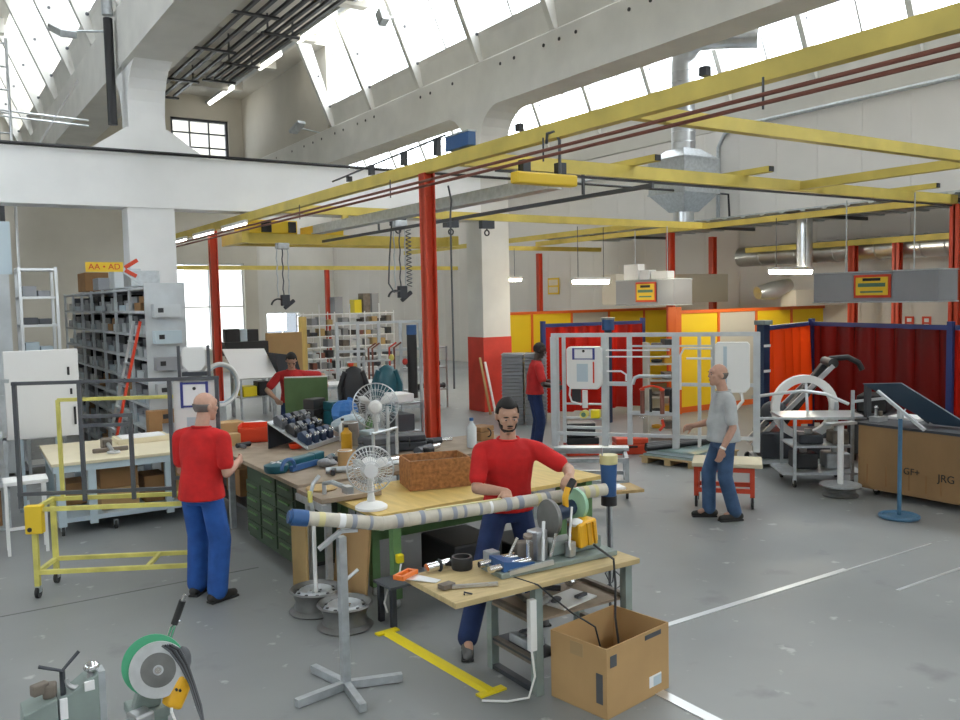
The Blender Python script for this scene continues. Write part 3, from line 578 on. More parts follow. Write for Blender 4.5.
# --- yellow cart ---
cy = 'cart_yellow'
t = thing('transport_cart', 'yellow tubular transport cart on casters holding the dark frame', 'cart', (.75, 8.07, 0), radians(-28))
CL, CW = 1.40, .40
for x in (.0, CL):
    for y in (0, CW): MB().box(x-.02, x+.02, y-.02, y+.02, .1, .78).o('leg', cy, t); caster(t, x, y, .05)
for z in (.22, .76):
    for y in (0, CW): MB().bar((.02, y, z), (CL-.02, y, z), .035).o('long_rail', cy, t)
    for x in (0, CL): MB().bar((x, .02, z), (x, CW-.02, z), .033).o('end_rail', cy, t)
MB().bar((.9, .02, .22), (.9, CW-.02, .22), .03).o('cross_rail', cy, t)
MB().box(-.06, .08, -.05, .03, .56, .8).o('corner_block', 'sign_yellow', t, bevel=.01); MB().cyl((-.02, -.055, .6), (-.02, -.05, .6), .02, 8).o('bolt', 'black', t)
for x in (.09, CL-.05): MB().box(x-.015, x+.015, CW-.015, CW+.015, .74, 1.64).o('upright', cy, t)
MB().bar((.09, CW, 1.64), (CL-.05, CW, 1.64), .03).o('top_rail', cy, t)
# --- dark frame on the cart ---
dk = thing('welded_gate', 'dark grey welded frame standing on the yellow cart', 'frame', (.66, 8.30, 0), radians(-27.5))
fz1 = 1.83
for x, a, b in ((.02, .74, fz1), (.55, .78, fz1), (.96, .78, 1.53), (1.30, .78, fz1), (1.70, .9, fz1)): MB().box(x-.016, x+.016, -.016, .016, a, b).o('upright', 'dark_grey', dk)
for z, a, b in ((fz1-.016, 0, 1.72), (.86, 0, 1.31), (1.515, .55, .97), (1.435, .55, .97), (.95, 1.3, 1.7)): MB().bar((a, 0, z), (b, 0, z), .03).o('crossbar', 'dark_grey', dk)
for x in (1.39, 1.64): MB().box(x-.012, x+.012, -.012, .012, fz1, 2.1).o('stub', 'dark_grey', dk)
MB().bar((.0, -.05, 1.84), (-.16, -.08, 1.86), .03).o('stop_pin', 'galv', dk)
def cistern(label, x, y, z, w, h, rz, draw=True):
    t = thing('cistern_module', label, 'cistern', (x, y, z), rz)
    MB().prism([(0, .06), (.05, 0), (w-.05, 0), (w, .06), (w, h-.03), (w-.03, h), (.03, h), (0, h-.03)], 0, .12, 'y').o('tank', 'white_plastic', t, bevel=.012)
    if draw:
        MB().box(w*.2, w*.8, -.006, 0, h*.72, h*.95).o('plate', 'paper', t)
        MB().box(w*.18, w*.24, -.012, -.004, h*.70, h*.97).box(w*.76, w*.82, -.012, -.004, h*.70, h*.97).box(w*.24, w*.76, -.011, -.006, h*.705, h*.725).box(w*.24, w*.76, -.011, -.006, h*.945, h*.965).o('plate_frame', 'text_blue', t)
        MB().cyl((w*.5, -.01, h*.9), (w*.5, 0, h*.9), w*.04, 10).o('knob', 'black', t)
        MB().box(w*.3, w*.62, -.004, 0, h*.18, h*.6).o('leaflet', 'white_blue', t); MB().box(w*.76, w*.80, -.005, 0, h*.15, h*.65).o('stripe', 'sign_red', t)
    return t
_e = (cos(radians(-27.5)), sin(radians(-27.5)))
cistern('white cistern module with a dark drawing mounted in the dark frame', .66+1.32*_e[0]-.02*_e[1], 8.3+1.32*_e[1]+.02*_e[0], .97, .37, .84, radians(-27.5))
t = cistern('small white cistern box on top of the dark frame', .66+1.41*_e[0]+.0*_e[1], 8.3+1.41*_e[1]-.0*_e[0], 1.87, .21, .22, radians(-27.5), False)
MB().box(0, .21, 0, .1, -.035, .0).o('bracket', 'dark_steel', t)
# ================= CENTRE BENCHES =================
# --- long bench with green cabinet ---
lb = thing('assembly_bench', 'long brown topped workbench with steel legs behind the old man', 'workbench')
MB().box(2.72, 4.55, 7.12, 10.75, .82, .86).o('top', 'bench_brown', lb, bevel=.004)
for x, y in ((2.80, 9.3), (4.45, 10.6), (2.8, 10.6), (4.45, 7.3)): MB().box(x-.03, x+.03, y-.03, y+.03, 0, .82).o('leg', 'galv', lb)
MB().box(2.85, 4.4, 8.9, 10.6, .25, .28).o('lower_shelf', 'dark_steel', lb)
t = thing('drawer_cabinet', 'dark green steel drawer cabinet under the brown bench', 'cabinet'); MB().box(2.80, 3.4, 7.40, 8.75, .05, .80).o('body', 'green_cab', t, bevel=.006)
for i, y in enumerate((7.43, 7.88, 8.33)):
    for k in range(5 if i < 2 else 4):
        d = MB().box(2.782, 2.80, y, y+.41, .10+k*.138, .10+k*.138+.128).o('drawer', 'green_cab', t, bevel=.003); MB().box(2.765, 2.782, y+.08, y+.33, .18+k*.138, .195+k*.138).o('handle', 'green_leg', d)
MB().box(2.86, 3.35, 7.45, 8.7, 0, .05).o('plinth', 'black', t)
# items under the bench
boxes(((2.95, 3.4, 9.5, 10.0, .285, .6, 'cardboard_dark', 'brown carton on the dark shelf under the long bench'), (3.0, 3.5, 10.05, 10.5, .285, .7, 'dark_grey', 'dark box on the shelf under the long bench')))
# --- second bench section with tray top ---
sb = thing('tool_bench', 'short bench section with light board between green cabinet and yellow table', 'workbench')
MB().box(2.70, 3.25, 6.55, 7.10, .80, .84).o('top', 'bench_brown', sb, bevel=.004); MB().box(2.69, 2.73, 6.5, 7.10, .74, .80).o('edge_rail', 'galv', sb)
for x, y in ((2.78, 6.62), (3.2, 7.075), (2.78, 7.03)): MB().box(x-.025, x+.025, y-.025, y+.025, 0, .80).o('leg', 'galv', sb)
# round pad
t = MB().lathe([(.13, 0), (.14, .01), (.13, .02), (.02, .022)], 20, Matrix.Translation((2.86, 6.92, .842))).o('round_pad', 'ply'); tag(t, 'thin round wooden pad on the short bench section', 'pad')
# plywood panels leaning below
t = MB().box(2.62, 2.64, 6.72, 7.05, .0, .68).o('plywood_panel', 'ply', bevel=.002); tag(t, 'narrow plywood sheet standing in front of the green cabinet', 'panel')
t = thing('cardboard_sheet', 'tall brown cardboard sheet leaning behind the steel wheels', 'cardboard', (2.94, 6.52, 0)); MB().cbox((0, 0, .32), (.02, .62, .64), 0, 0, .1).o('sheet', 'cardboard', t)
# --- yellow table with green legs ---
yt = thing('yellow_table', 'work table with golden wooden top and green steel legs', 'table', (2.92, 5.98, 0), radians(1.2))
MB().box(0, 2.35, 0, 1.05, .755, .79).o('top', 'wood_yellow', yt, bevel=.004)
for x in (.18, 2.2):
    for y in (.05, .42, 1.0): MB().box(x-.035, x+.035, y-.035, y+.035, .08, .755).o('leg', 'green_leg', yt); MB().ell((x, y, .04), (.035, .035, .04), 10, 6).o('foot', 'galv', yt, True)
for x in (.18, 2.2): MB().box(x-.02, x+.02, .05, 1.0, .66, .72).o('side_rail', 'green_leg', yt)
MB().box(.15, 2.2, .93, .97, .3, .38).o('stretcher', 'green_leg', yt)
t = thing('steel_plate', 'dark steel plate lying on the lower level of the yellow table', 'plate', (2.85, 5.64, .30), radians(4)); MB().box(0, .75, 0, .26, 0, .02).o('plate', 'dark_grey', t)
for x, y in ((.04, .04), (.71, .04), (.04, .22), (.71, .22)): MB().box(x-.02, x+.02, y-.02, y+.02, -.30, 0).o('leg', 'dark_steel', t)
for i, (x, y, w, d, h) in enumerate(((3.75, 6.2, .5, .6, .34), (4.35, 6.15, .4, .5, .25), (3.9, 5.95, .35, .2, .2))):
    t = MB().box(x, x+w, y, y+d, .0, h).o('tool_case', 'black', bevel=.02); tag(t, ('large black case', 'low black case', 'small black case')[i]+' stored on the floor under the yellow table', 'case')
# wooden box on the yellow table
t = thing('wooden_box', 'reddish brown chipboard box standing on the golden table', 'box', (3.52, 6.54, .795), radians(-14))
for a in ((0, .56, 0, .015), (0, .56, .365, .38), (0, .015, .015, .365), (.545, .56, .015, .365)): MB().box(*a, 0, .26).o('side', 'osb', t)
MB().box(.015, .545, .015, .365, 0, .012).o('bottom', 'cardboard_dark', t); MB().box(.05, .5, .04, .34, .015, .20).o('contents', 'rust', t)
# fans
def fan(label, loc, rz, R, hb, tilt=0, m='white_plastic', disc='white_paint'):
    t = thing('desk_fan', label, 'fan', loc, rz)
    MB().lathe([(.13, 0), (.13, .02), (.10, .04), (.035, .06), (.025, .12), (.02, hb-.06)], 20).o('stand', m, t, True)
    h = MB().lathe([(.001, .0), (.05, .01), (.075, .06), (.07, .15), (.04, .2), (.001, .21)], 18, Matrix.Translation((0, .20, hb)) @ Euler((radians(90), 0, 0)).to_matrix().to_4x4()).o('motor', m, t, True)
    g = MB()
    for a in range(36):
        th = 2*pi*a/36; u = (cos(th), sin(th))
        g.tube([(.05*u[0], -.10, hb+.05*u[1]), (R*.7*u[0], -.09, hb+R*.7*u[1]), (R*u[0], -.02, hb+R*u[1]), (R*.7*u[0], .07, hb+R*.7*u[1]), (.07*u[0], .08, hb+.07*u[1])], .0022, 4)
    for r_, y_ in ((R, -.02), (R*.7, -.09), (R*.7, .07), (R*.4, -.097)): g.ring((0, y_, hb), r_, .003 if r_ < R else .007, 'y', 32, 5)
    g.o('guard', 'alu', t, True, kind='stuff')
    MB().lathe([(.001, 0), (.05, 0), (.055, .012), (.001, .016)], 20, Matrix.Translation((0, -.10, hb)) @ Euler((radians(90), 0, 0)).to_matrix().to_4x4()).o('badge', disc, t, True)
    for k in range(3):
        th = 2*pi*k/3+.5; b = MB(); n = 6; vs = []
        for i in range(n+1):
            r_ = .04+(R*.85-.04)*i/n; w = .10+.55*sin(pi*min(1, i/n*.9+.1))*.8
            for s in (-1, 1):
                a = th+s*w*.62; vs.append((r_*cos(a), -.01+s*.025, hb+r_*sin(a)))
        b.add(vs, [(2*i, 2*i+1, 2*i+3, 2*i+2) for i in range(n)])
        ob = b.o('blade', m if disc == 'white_paint' else 'white_blue', t, True); md = ob.modifiers.new('thick', 'SOLIDIFY'); md.thickness = .004
    return t
fan('white desk fan with round badge standing on the golden table', (2.98, 6.20, .795), radians(-22), .185, .32)
fan('taller white fan seen from behind among the tools on the bench', (4.10, 8.35, .865), radians(152), .245, .46)
# brown side table behind with carton
t = thing('side_table', 'grey topped table beside the thick red post', 'table'); MB().box(4.62, 5.7, 7.55, 8.6, .80, .84).o('top', 'bench_brown', t, bevel=.003); legs4(t, 4.68, 5.64, 7.6, 8.55, .80, .05, 'galv')
# teal machine
t = thing('pipe_machine', 'teal pipe bending machine lying on the brown bench', 'machine', (2.80, 7.62, .865), radians(28))
MB().lathe([(.10, 0), (.115, .02), (.115, .07), (.05, .09)], 20, Matrix.Translation((.05, .16, 0))).o('head', 'teal', t, True); MB().bar((.08, .16, .05), (.52, .12, .06), .1, .09).o('body', 'teal', t, bevel=.015); MB().box(.5, .66, .07, .17, .0, .11).o('motor', 'teal', t, bevel=.015); MB().bar((.1, .02, .03), (.5, .03, .03), .04, .05).o('handle', 'blue_paint', t)
for a in range(4): MB().cbox((.05+.035*cos(a*pi/2), .16+.035*sin(a*pi/2), .092), (.05 if a % 2 == 0 else .018, .018 if a % 2 == 0 else .05, .006)).o('spoke', 'white_paint', t)
MB().ring((-.03, -.06, .06), .09, .018, 'y', 18, 6, 0, pi).o('grip', 'blue_paint', t, True)
# red bin, small boxes
t = thing('red_bin', 'bright red plastic bin on the brown bench near the old man', 'bin', (3.02, 9.72, .865), radians(-25)); MB().box(0, .012, 0, .32, 0, .19).box(.40, .412, 0, .32, 0, .19).box(0, .412, 0, .012, 0, .17).box(0, .412, .308, .32, 0, .19).box(0, .412, 0, .32, 0, .012).o('body', 'bin_red', t); MB().box(.03, .38, .03, .29, .012, .12).o('contents', 'bin_red', t)
t = MB().lathe([(.07, 0), (.085, .05), (.08, .055), (.065, .01), (0.001, .01)], 18, Matrix.Translation((3.42, 8.95, .865))).o('red_dish', 'bin_red', smooth=True); tag(t, 'small red dish on the bench beside the dark tool rows', 'dish')
boxes(((2.95, 3.25, 10.2, 10.45, .865, 1.04, 'cardboard', 'open tan carton on the far corner of the long bench'), (2.86, 3.0, 9.55, 9.68, .865, 1.0, 'cardboard', 'small tan carton against the red bin')))
t = thing('drill', 'small black drill lying on the bench by the red bin', 'drill', (2.88, 9.32, .865), .2); MB().cyl((0, 0, .035), (.17, .02, .035), .028, 10).o('barrel', 'black', t); MB().box(.02, .06, -.11, .0, .01, .05).o('grip', 'dark_grey', t, bevel=.01)
# rows of dark press jaws on a rack
rackj = thing('jaw_rack', 'sloped steel rack holding rows of dark press jaws on the bench', 'rack', (3.46, 8.72, .865), radians(38))
MB().add([(0, 0, 0), (.85, 0, 0), (.85, .6, .34), (0, .6, .34), (0, 0, .02), (.85, 0, .02), (.85, .6, .36), (0, .6, .36)], [(0,1,2,3),(4,5,6,7),(0,1,5,4),(1,2,6,5),(2,3,7,6),(3,0,4,7)]).o('tray', 'galv', rackj)
MB().box(0, .85, .588, .6, 0, .34).o('support', 'dark_steel', rackj); MB().bar((0, -.01, .03), (.85, -.01, .03), .02, .05).o('lip', 'alu', rackj)
k = 0
R_ = rackj.matrix_basis if False else Matrix.Translation((3.46, 8.72, .865)) @ Matrix.Rotation(radians(38), 4, 'Z')
for r_ in range(3):
    for c in range(4):
        px = .06+c*.20; py = .04+r_*.18; z = py*.567+.022; w = R_ @ Vector((px, py, z))
        col = ('navy', 'black', 'dark_grey')[(r_+c) % 3] if r_ else 'navy'
        t = thing('press_jaw', ('navy', 'black', 'dark grey')[('navy', 'black', 'dark_grey').index(col)]+' press jaw on the sloped rack, row '+('by the lip', 'in the middle', 'at the top')[r_]+', '+('first', 'second', 'third', 'fourth')[c]+' along', 'press jaw', tuple(w), radians(38), 'press jaws on the sloped rack')
        MB().prism([(0, .0), (.15, .085), (.15, .16), (.09, .19), (0, .10)], 0, .13, 'x').o('body', col, t, bevel=.01); MB().cyl((.03, .02, .12), (.03, -.0, .145), .02, 8).cyl((.1, .02, .12), (.1, -.0, .145), .02, 8).o('pin', 'chrome', t)
# assorted items on the bench
random.seed(11)
def item(kind, name, cat, label, x, y, z, m, a, rz=0):
    t = thing(name, label, cat, (x, y, z), rz)
    if kind == 'bottle':
        r_, h = a; MB().lathe([(r_*.95, 0), (r_, .01), (r_, h*.68), (r_*.4, h*.82), (r_*.38, h*.9)], 14).o('body', m, t, True); MB().cyl((0, 0, h*.9), (0, 0, h), r_*.42, 10).o('cap', 'black' if m != 'bottle_clear' else 'blue_paint', t)
    elif kind == 'can':
        r_, h = a; MB().lathe([(r_, 0), (r_, h*.95), (r_*.9, h)], 16).o('body', m, t, True); MB().ring((0, 0, h*.97), r_*.95, .006, 'z', 16, 5).o('rim', 'alu', t)
    elif kind == 'case':
        w, d, h = a; MB().box(-w/2, w/2, -d/2, d/2, 0, h*.6).o('body', m, t, bevel=.012); MB().box(-w/2, w/2, -d/2, d/2, h*.6+.004, h).o('lid', m, t, bevel=.012); MB().ring((0, -d/2, h*.55), min(.05, w*.2, h*.4), .008, 'x', 10, 5, 0, 2*pi).o('handle', 'black', t)
    elif kind == 'tool':
        L, r_ = a; MB().cyl((-L/2, 0, r_), (L*.1, 0, r_), r_, 12).o('body', m, t, True); MB().cyl((L*.1, 0, r_), (L/2, 0, r_), r_*.55, 10).o('nose', 'chrome', t, True); MB().bar((-L*.3, 0, r_), (-L*.38, -L*.35, r_), r_*1.3, r_*1.5).o('grip', 'black', t, bevel=.008)
    elif kind == 'bag':
        w, h = a; bb = MB().ell((0, 0, h*.5), (w/2, w*.36, h/2), 16, 10); rr = random.Random(int(w*1000+h*777)); pk = [(Vector((rr.uniform(-1, 1), rr.uniform(-1, 1), rr.uniform(-.3, 1))).normalized(), rr.uniform(-.35, .3)) for _ in range(14)]
        def crumple(v):
            u = Vector((v[0]/(w/2), v[1]/(w*.36), (v[2]-h*.5)/(h/2))); k = 1+sum(amp*max(0, u.dot(q_)-.6)*1.6 for q_, amp in pk); return (v[0]*k, v[1]*k, max(.001, h*.5+(v[2]-h*.5)*k))
        bb.v = [crumple(v) for v in bb.v]; bb.o('sack', m, t); MB().cyl((w*.1, 0, h*.85), (w*.22, .02, h*1.02), w*.07, 7, w*.13).o('neck', m, t)
    return t
item('bottle', 'oil_bottle', 'bottle', 'amber oil bottle at the end of the sloped jaw rack', 3.78, 8.42, .865, 'amber', (.06, .28))
item('bottle', 'dark_bottle', 'bottle', 'dark squat bottle beside the amber oil bottle', 3.62, 7.72, .865, 'dark_grey', (.055, .2))
item('bottle', 'water_bottle', 'bottle', 'clear plastic water bottle near the red post', 5.0, 7.85, .845, 'bottle_clear', (.055, .32))
item('can', 'brown_can', 'can', 'dark brown can behind the amber bottle', 3.98, 8.75, .865, 'rust', (.09, .26))
item('case', 'black_case', 'case', 'black open tool case beside the tall white fan', 3.92, 7.95, .865, 'dark_grey', (.34, .26, .2), .3)
item('case', 'grey_case', 'case', 'dark grey device case leaning near the wooden box', 4.35, 8.1, .865, 'dark_steel', (.36, .26, .16), -.4)
item('tool', 'press_tool', 'tool', 'white and dark press tool lying before the tall fan', 4.38, 7.72, .865, 'dark_grey', (.42, .05), .5)
item('tool', 'press_tool', 'tool', 'pale grey press tool beside the black tool case', 3.75, 7.45, .865, 'galv', (.38, .04), .2)
item('tool', 'angle_tool', 'tool', 'grey bent tube tool on the edge of the brown bench', 3.3, 7.35, .865, 'galv', (.4, .03), -.3)
item('bag', 'blue_bag', 'bag', 'bright blue plastic bag on the pile of tools', 4.45, 9.9, .865, 'blue_bag', (.36, .36))
item('bag', 'white_bag', 'bag', 'crumpled white plastic bag next to the blue bag', 4.28, 9.45, .865, 'white_blue', (.42, .24))
item('bag', 'dark_jacket', 'jacket', 'dark jacket bundle on the bench behind the tall fan', 4.75, 9.0, .845, 'black', (.3, .4)) if False else None
item('case', 'teal_case', 'case', 'teal and black device standing behind the bags', 4.5, 10.4, .865, 'teal', (.2, .2, .3), .2)
item('case', 'black_device', 'case', 'black angular device at the far end of the bench', 4.3, 10.55, .865, 'black', (.25, .18, .34), .5)
item('can', 'wood_roll', 'roll', 'pale cardboard roll lying on the short bench', 3.4, 7.62, .865, 'cardboard', (.07, .16))
item('can', 'green_can', 'can', 'small green can at the far end of the bench', 3.62, 10.2, .865, 'green_leg', (.06, .14))
item('can', 'white_can', 'can', 'white can at the far end of the bench', 3.85, 10.35, .865, 'white_plastic', (.06, .16))
item('bag', 'rag', 'rag', 'orange red rag heaped beyond the red bin', 3.80, 9.80, .865, 'bin_red', (.24, .14))
t = thing('paper_sheet', 'white paper sheets lying on the bench beyond the red bin', 'paper', (3.30, 10.0, .866), 0); MB().box(0, .45, 0, .1, 0, .02).o('sheets', 'paper', t)
t = thing('bench_clamp', 'bent steel clamp arm fixed on the short bench section', 'clamp', (2.80, 6.72, .842)); MB().tube([(0, 0, .0), (0, 0, .09), (.02, -.12, .12), (.06, -.32, .1)], .02, 8).o('arm', 'galv', t, True); MB().cbox((.06, -.34, .09), (.06, .1, .06)).o('jaw', 'steel', t)
t = thing('steel_fixture', 'tubular steel fixture with posts on the brown bench by the fans', 'fixture', (3.55, 7.3, .865)); MB().tube([(0, 0, 0), (0, 0, .34), (.3, .1, .36), (.3, .1, .1)], .018, 8).o('hoop', 'galv', t, True); MB().tube([(-.1, -.1, .05), (.4, -.02, .05)], .025, 8).o('tube', 'galv', t, True); MB().box(.30, .33, .3, .33, 0, .55).o('post', 'galv', t)
# green board (case lid) of the far bench
t = thing('green_board', 'green board standing upright before the bending worker', 'board', (4.32, 11.62, .0), radians(-28)); MB().cbox((.28, 0, 1.12), (.60, .03, .56), 0, .12).o('panel', 'green_board', t); MB().box(.03, .07, .02, .5, 0, .82).box(.49, .53, .02, .5, 0, .82).o('leg', 'galv', t); MB().box(.0, .56, 0, .55, .82, .86).o('rest', 'green_board', t); MB().bar((-.02, .03, 1.405), (.58, .03, 1.405), .03, .015).o('edge', 'white_paint', t)

# more clutter on the benches
for a in (('case', 'grey_box', 'box', 'pale grey parts box beside the tall fan foot', 4.25, 8.75, .865, 'white_blue', (.24, .2, .14), .2), ('can', 'tape_tin', 'tin', 'flat steel tin in front of the sloped rack', 4.12, 7.42, .865, 'galv', (.08, .06)), ('bottle', 'spray_bottle', 'bottle', 'white spray bottle behind the amber bottle', 4.02, 9.05, .865, 'white_plastic', (.045, .26)), ('bottle', 'green_bottle', 'bottle', 'green bottle among the tools behind the tall fan', 4.38, 9.1, .865, 'green_leg', (.045, .27)),
          ('case', 'tan_box', 'box', 'flat tan carton on the bench behind the chipboard box', 3.62, 7.95, .865, 'cardboard', (.2, .16, .08), .4), ('tool', 'grinder', 'grinder', 'teal grinder lying by the dark squat bottle', 3.42, 8.0, .865, 'teal', (.3, .035), .9),
          ('bag', 'cloth', 'cloth', 'crumpled grey cloth near the pale cardboard roll', 3.25, 7.72, .865, 'duct_grey', (.22, .09)), ('case', 'yellow_box', 'box', 'yellow parts box at the far end of the bench', 4.05, 10.1, .865, 'strip_yellow', (.2, .16, .14), .2), ('can', 'small_can', 'can', 'dark can beside the yellow parts box', 3.85, 10.05, .865, 'dark_grey', (.05, .13)), ('case', 'white_box', 'box', 'white box at the far corner of the bench', 3.45, 10.45, .865, 'white_plastic', (.3, .2, .12), 0.1),
          ('case', 'brown_box', 'box', 'small brown carton on the grey table by the red post', 5.35, 8.2, .845, 'cardboard_dark', (.24, .2, .16), .3), ('tool', 'drill', 'drill', 'dark drill lying on the grey table near the water bottle', 4.85, 8.3, .845, 'dark_grey', (.3, .035), -.3), ('case', 'strip_box', 'box', 'flat white strip on the grey table edge', 5.3, 7.75, .845, 'white_plastic', (.45, .1, .04), .1)):
    item(*a)
for i, (x, m, lab) in enumerate(((.0, 'black', 'black work jacket hanging on the coat stand'), (.16, 'teal', 'teal work jacket hanging on the coat stand'))):
    t = thing('work_jacket', lab, 'jacket', (4.80+x*2.6, 10.40-.14*i, .98), radians(-20)); bb = MB(); bb.tube([(0, 0, .0), (0, 0, .15), (0, 0, .42), (0, 0, .58), (0, 0, .62)], [.13, .12, .12, .09, .03], 12); bb.v = [(a*1.1, b*.6, c) for a, b, c in bb.v]; bb.o('coat', m, t, True); MB().tube([(-.1, 0, .55), (-.17, .02, .35), (-.16, .03, .12)], .045, 8).o('sleeve', m, t, True); MB().tube([(.1, 0, .55), (.17, .02, .35), (.16, .03, .12)], .045, 8).o('sleeve', m, t, True)
t = thing('coat_stand', 'grey steel coat stand beside the long bench', 'stand', (5.0, 10.5, 0)); MB().cyl((0, 0, .02), (0, 0, 1.72), .02, 10).o('pole', 'galv', t); MB().lathe([(.2, 0), (.2, .02), (.02, .03)], 20).o('base', 'dark_steel', t); MB().bar((-.3, -.1, 1.66), (.3, -.18, 1.66), .025).o('crossbar', 'galv', t)
t = thing('wire_rack', 'low steel post rack between the bench and the red post', 'rack', (4.75, 9.12, 0)); 
for x, y in ((0, 0), (.35, 0), (0, .5), (.35, .5)): MB().box(x-.015, x+.015, y-.015, y+.015, 0, 1.25).o('post', 'galv', t)
for z in (.5, .85, 1.2): MB().box(0, .35, 0, .5, z, z+.02).o('shelf', 'galv', t)
for i, (z, m, lab) in enumerate(((.871, 'dark_grey', 'dark carry case on the steel post rack'), (1.221, 'white_plastic', 'white carton on top of the steel post rack'))):
    p = MB().box(4.8, 5.04, 9.2, 9.54, z, z+.2-.1*i).o('carton', m, bevel=.01); tag(p, lab, 'carton')

# the jaw rack is a compact unit
for o_ in [o_ for o_ in COL.objects if o_.name.split('.')[0] in ('jaw_rack', 'press_jaw')]:
    c0 = Vector((3.46, 8.72, .865)); o_.location = c0+(Vector(o_.location)-c0)*.82; o_.scale = (.82, .82, .82)
# ================= FRONT: BENCH, TUBE, STANDS =================
fb = thing('saw_bench', 'small wooden topped bench with grey steel frame carrying the pipe saw', 'workbench')
MB().box(2.49, 3.92, 4.12, 4.74, .685, .72).o('top', 'wood_top', fb, bevel=.004)
for x, y in ((3.10, 4.17), (3.10, 4.66), (3.84, 4.17), (3.84, 4.66)): MB().box(x-.028, x+.028, y-.028, y+.028, .0, .685).o('leg', 'mach_green', fb)
for x in (3.10, 3.84):
    for z in (.46, .20): MB().bar((x, 4.2, z), (x, 4.63, z), .035, .045).o('side_rail', 'rust', fb)
MB().bar((3.13, 4.66, .42), (3.81, 4.66, .42), .03, .04).o('back_rail', 'rust', fb); MB().bar((3.1, 4.66, .02), (3.1, 4.2, .02), .05, .03).o('floor_rail', 'dark_steel', fb)
MB().box(3.08, 3.86, 4.2, 4.64, .44, .455).o('shelf', 'bench_brown', fb)
MB().box(3.08, 3.3, 4.2, 4.64, .2, .215).o('low_shelf', 'dark_steel', fb)
Zt = .722; Zs = .457
# pipe saw
ps = thing('pipe_saw', 'orbital pipe saw with steel guard disc and green disc on the bench', 'saw', (3.30, 4.40, Zt), radians(-3))
MB().box(-.36, .55, -.12, .14, 0, .035).o('base_plate', 'mach_green', ps, bevel=.006); MB().box(.08, .5, -.02, .14, .035, .13).o('gear_housing', 'mach_green', ps, bevel=.02)
MB().prism([(-.33, .035), (-.1, .035), (-.1, .06), (-.33, .10)], -.1, .08, 'y').o('ramp', 'blue_paint', ps)
for y in (-.07, .05): MB().cyl((-.42, y, .06), (-.12, y, .07), .022, 12).o('clamp_bar', 'chrome', ps, True)
MB().bar((-.3, -.11, .03), (.02, -.13, .05), .02, .03).o('front_rod', 'alu', ps); MB().tube([(-.05, -.12, .06), (.0, -.05, .16), (.04, .0, .28)], .012, 8).o('arm', 'alu', ps, True)
MB().cbox((.0, .02, .13), (.10, .1, .2), .2).o('vice', 'steel', ps, bevel=.01); MB().cbox((-.08, .05, .1), (.12, .08, .12), -.3).o('jaw', 'rust', ps, bevel=.01)
def discM(c, n):   # matrix taking local z to direction n
    z = Vector(n).normalized(); x = z.orthogonal().normalized(); y = z.cross(x); return Matrix.Translation(c) @ Matrix((x, y, z)).transposed().to_4x4()
nd = (-.99, -.02, .05)
MB().lathe([(.001, .0), (.04, .0), (.045, -.006), (.09, -.012), (.115, -.006), (.126, .012), (.122, .03), (.001, .03)], 32, discM((.12, .03, .285), nd)).o('guard_disc', 'rim', ps, True, label='brushed steel guard disc')
MB().lathe([(.001, .01), (.04, .01), (.045, 0), (.085, -.005), (.102, 0), (.11, .012), (.106, .035), (.001, .04)], 32, discM((.37, .08, .335), (-.97, -.2, .05))).o('green_disc', 'saw_green2', ps, True)
MB().lathe([(.001, -.012), (.03, -.012), (.03, 0), (.001, 0)], 16, discM((.37, .08, .335), (-.97, -.2, .05))).o('hub', 'amber', ps, True); MB().lathe([(.001, -.006), (.065, -.006), (.07, .004), (.001, .004)], 24, discM((.371, .08, .335), (-.97, -.2, .05))).o('inner_ring', 'mach_green', ps, True)
MB().tube([(.13, .03, .30), (.26, .07, .30), (.38, .1, .33)], .05, 12).o('spindle', 'navy', ps, True)
MB().cbox((.33, -.03, .175), (.17, .12, .17), .15, 0, -.12).o('motor', 'mach_yellow', ps, bevel=.018); MB().cbox((.335, -.095, .175), (.03, .015, .15), .15, 0, -.12).cbox((.385, -.09, .175), (.02, .015, .15), .15, 0, -.12).o('motor_rib', 'amber', ps)
for x_, y_, a_ in ((-.2, .06, .9), (-.05, .1, .6), (.05, -.06, 1.2)): MB().cyl((x_, y_, .06), (x_+.12*cos(a_), y_, .06+.16*sin(a_)), .011, 8).o('lever', 'chrome', ps, True)
MB().lathe([(.001, 0), (.03, 0), (.03, .02), (.001, .02)], 14, discM((-.1, -.02, .2), (0, -.3, 1))).o('hand_wheel', 'rust', ps, True); MB().cyl((-.1, -.02, .06), (-.1, -.02, .2), .012, 8).o('spindle_rod', 'chrome', ps, True); MB().cbox((.2, -.07, .09), (.06, .05, .1), .3).cbox((.26, .0, .2), (.05, .05, .1), -.2).o('gear_block', 'steel', ps, bevel=.008)
MB().tube([(.26, .06, .30), (.25, .05, .40), (.28, .06, .46)], .022, 10).o('handle_stem', 'mach_yellow', ps, True); MB().tube([(.27, .06, .43), (.34, .08, .50)], .025, 10).o('handle_grip', 'black', ps, True)
MB().ell((.27, -.04, .245), (.05, .05, .03), 10, 6).o('white_cap', 'white_plastic', ps, True); MB().tube([(.2, -.08, .05), (.17, -.1, .12), (.19, -.08, .2), (.23, -.05, .36)], .008, 6).o('wire', 'white_plastic', ps, True)
MB().tube([(.36, -.11, .1), (.37, -.3, .05), (.36, -.33, -.1), (.33, -.36, -.30), (.30, -.45, -.55)], .008, 6).o('power_cord', 'black', ps, True)
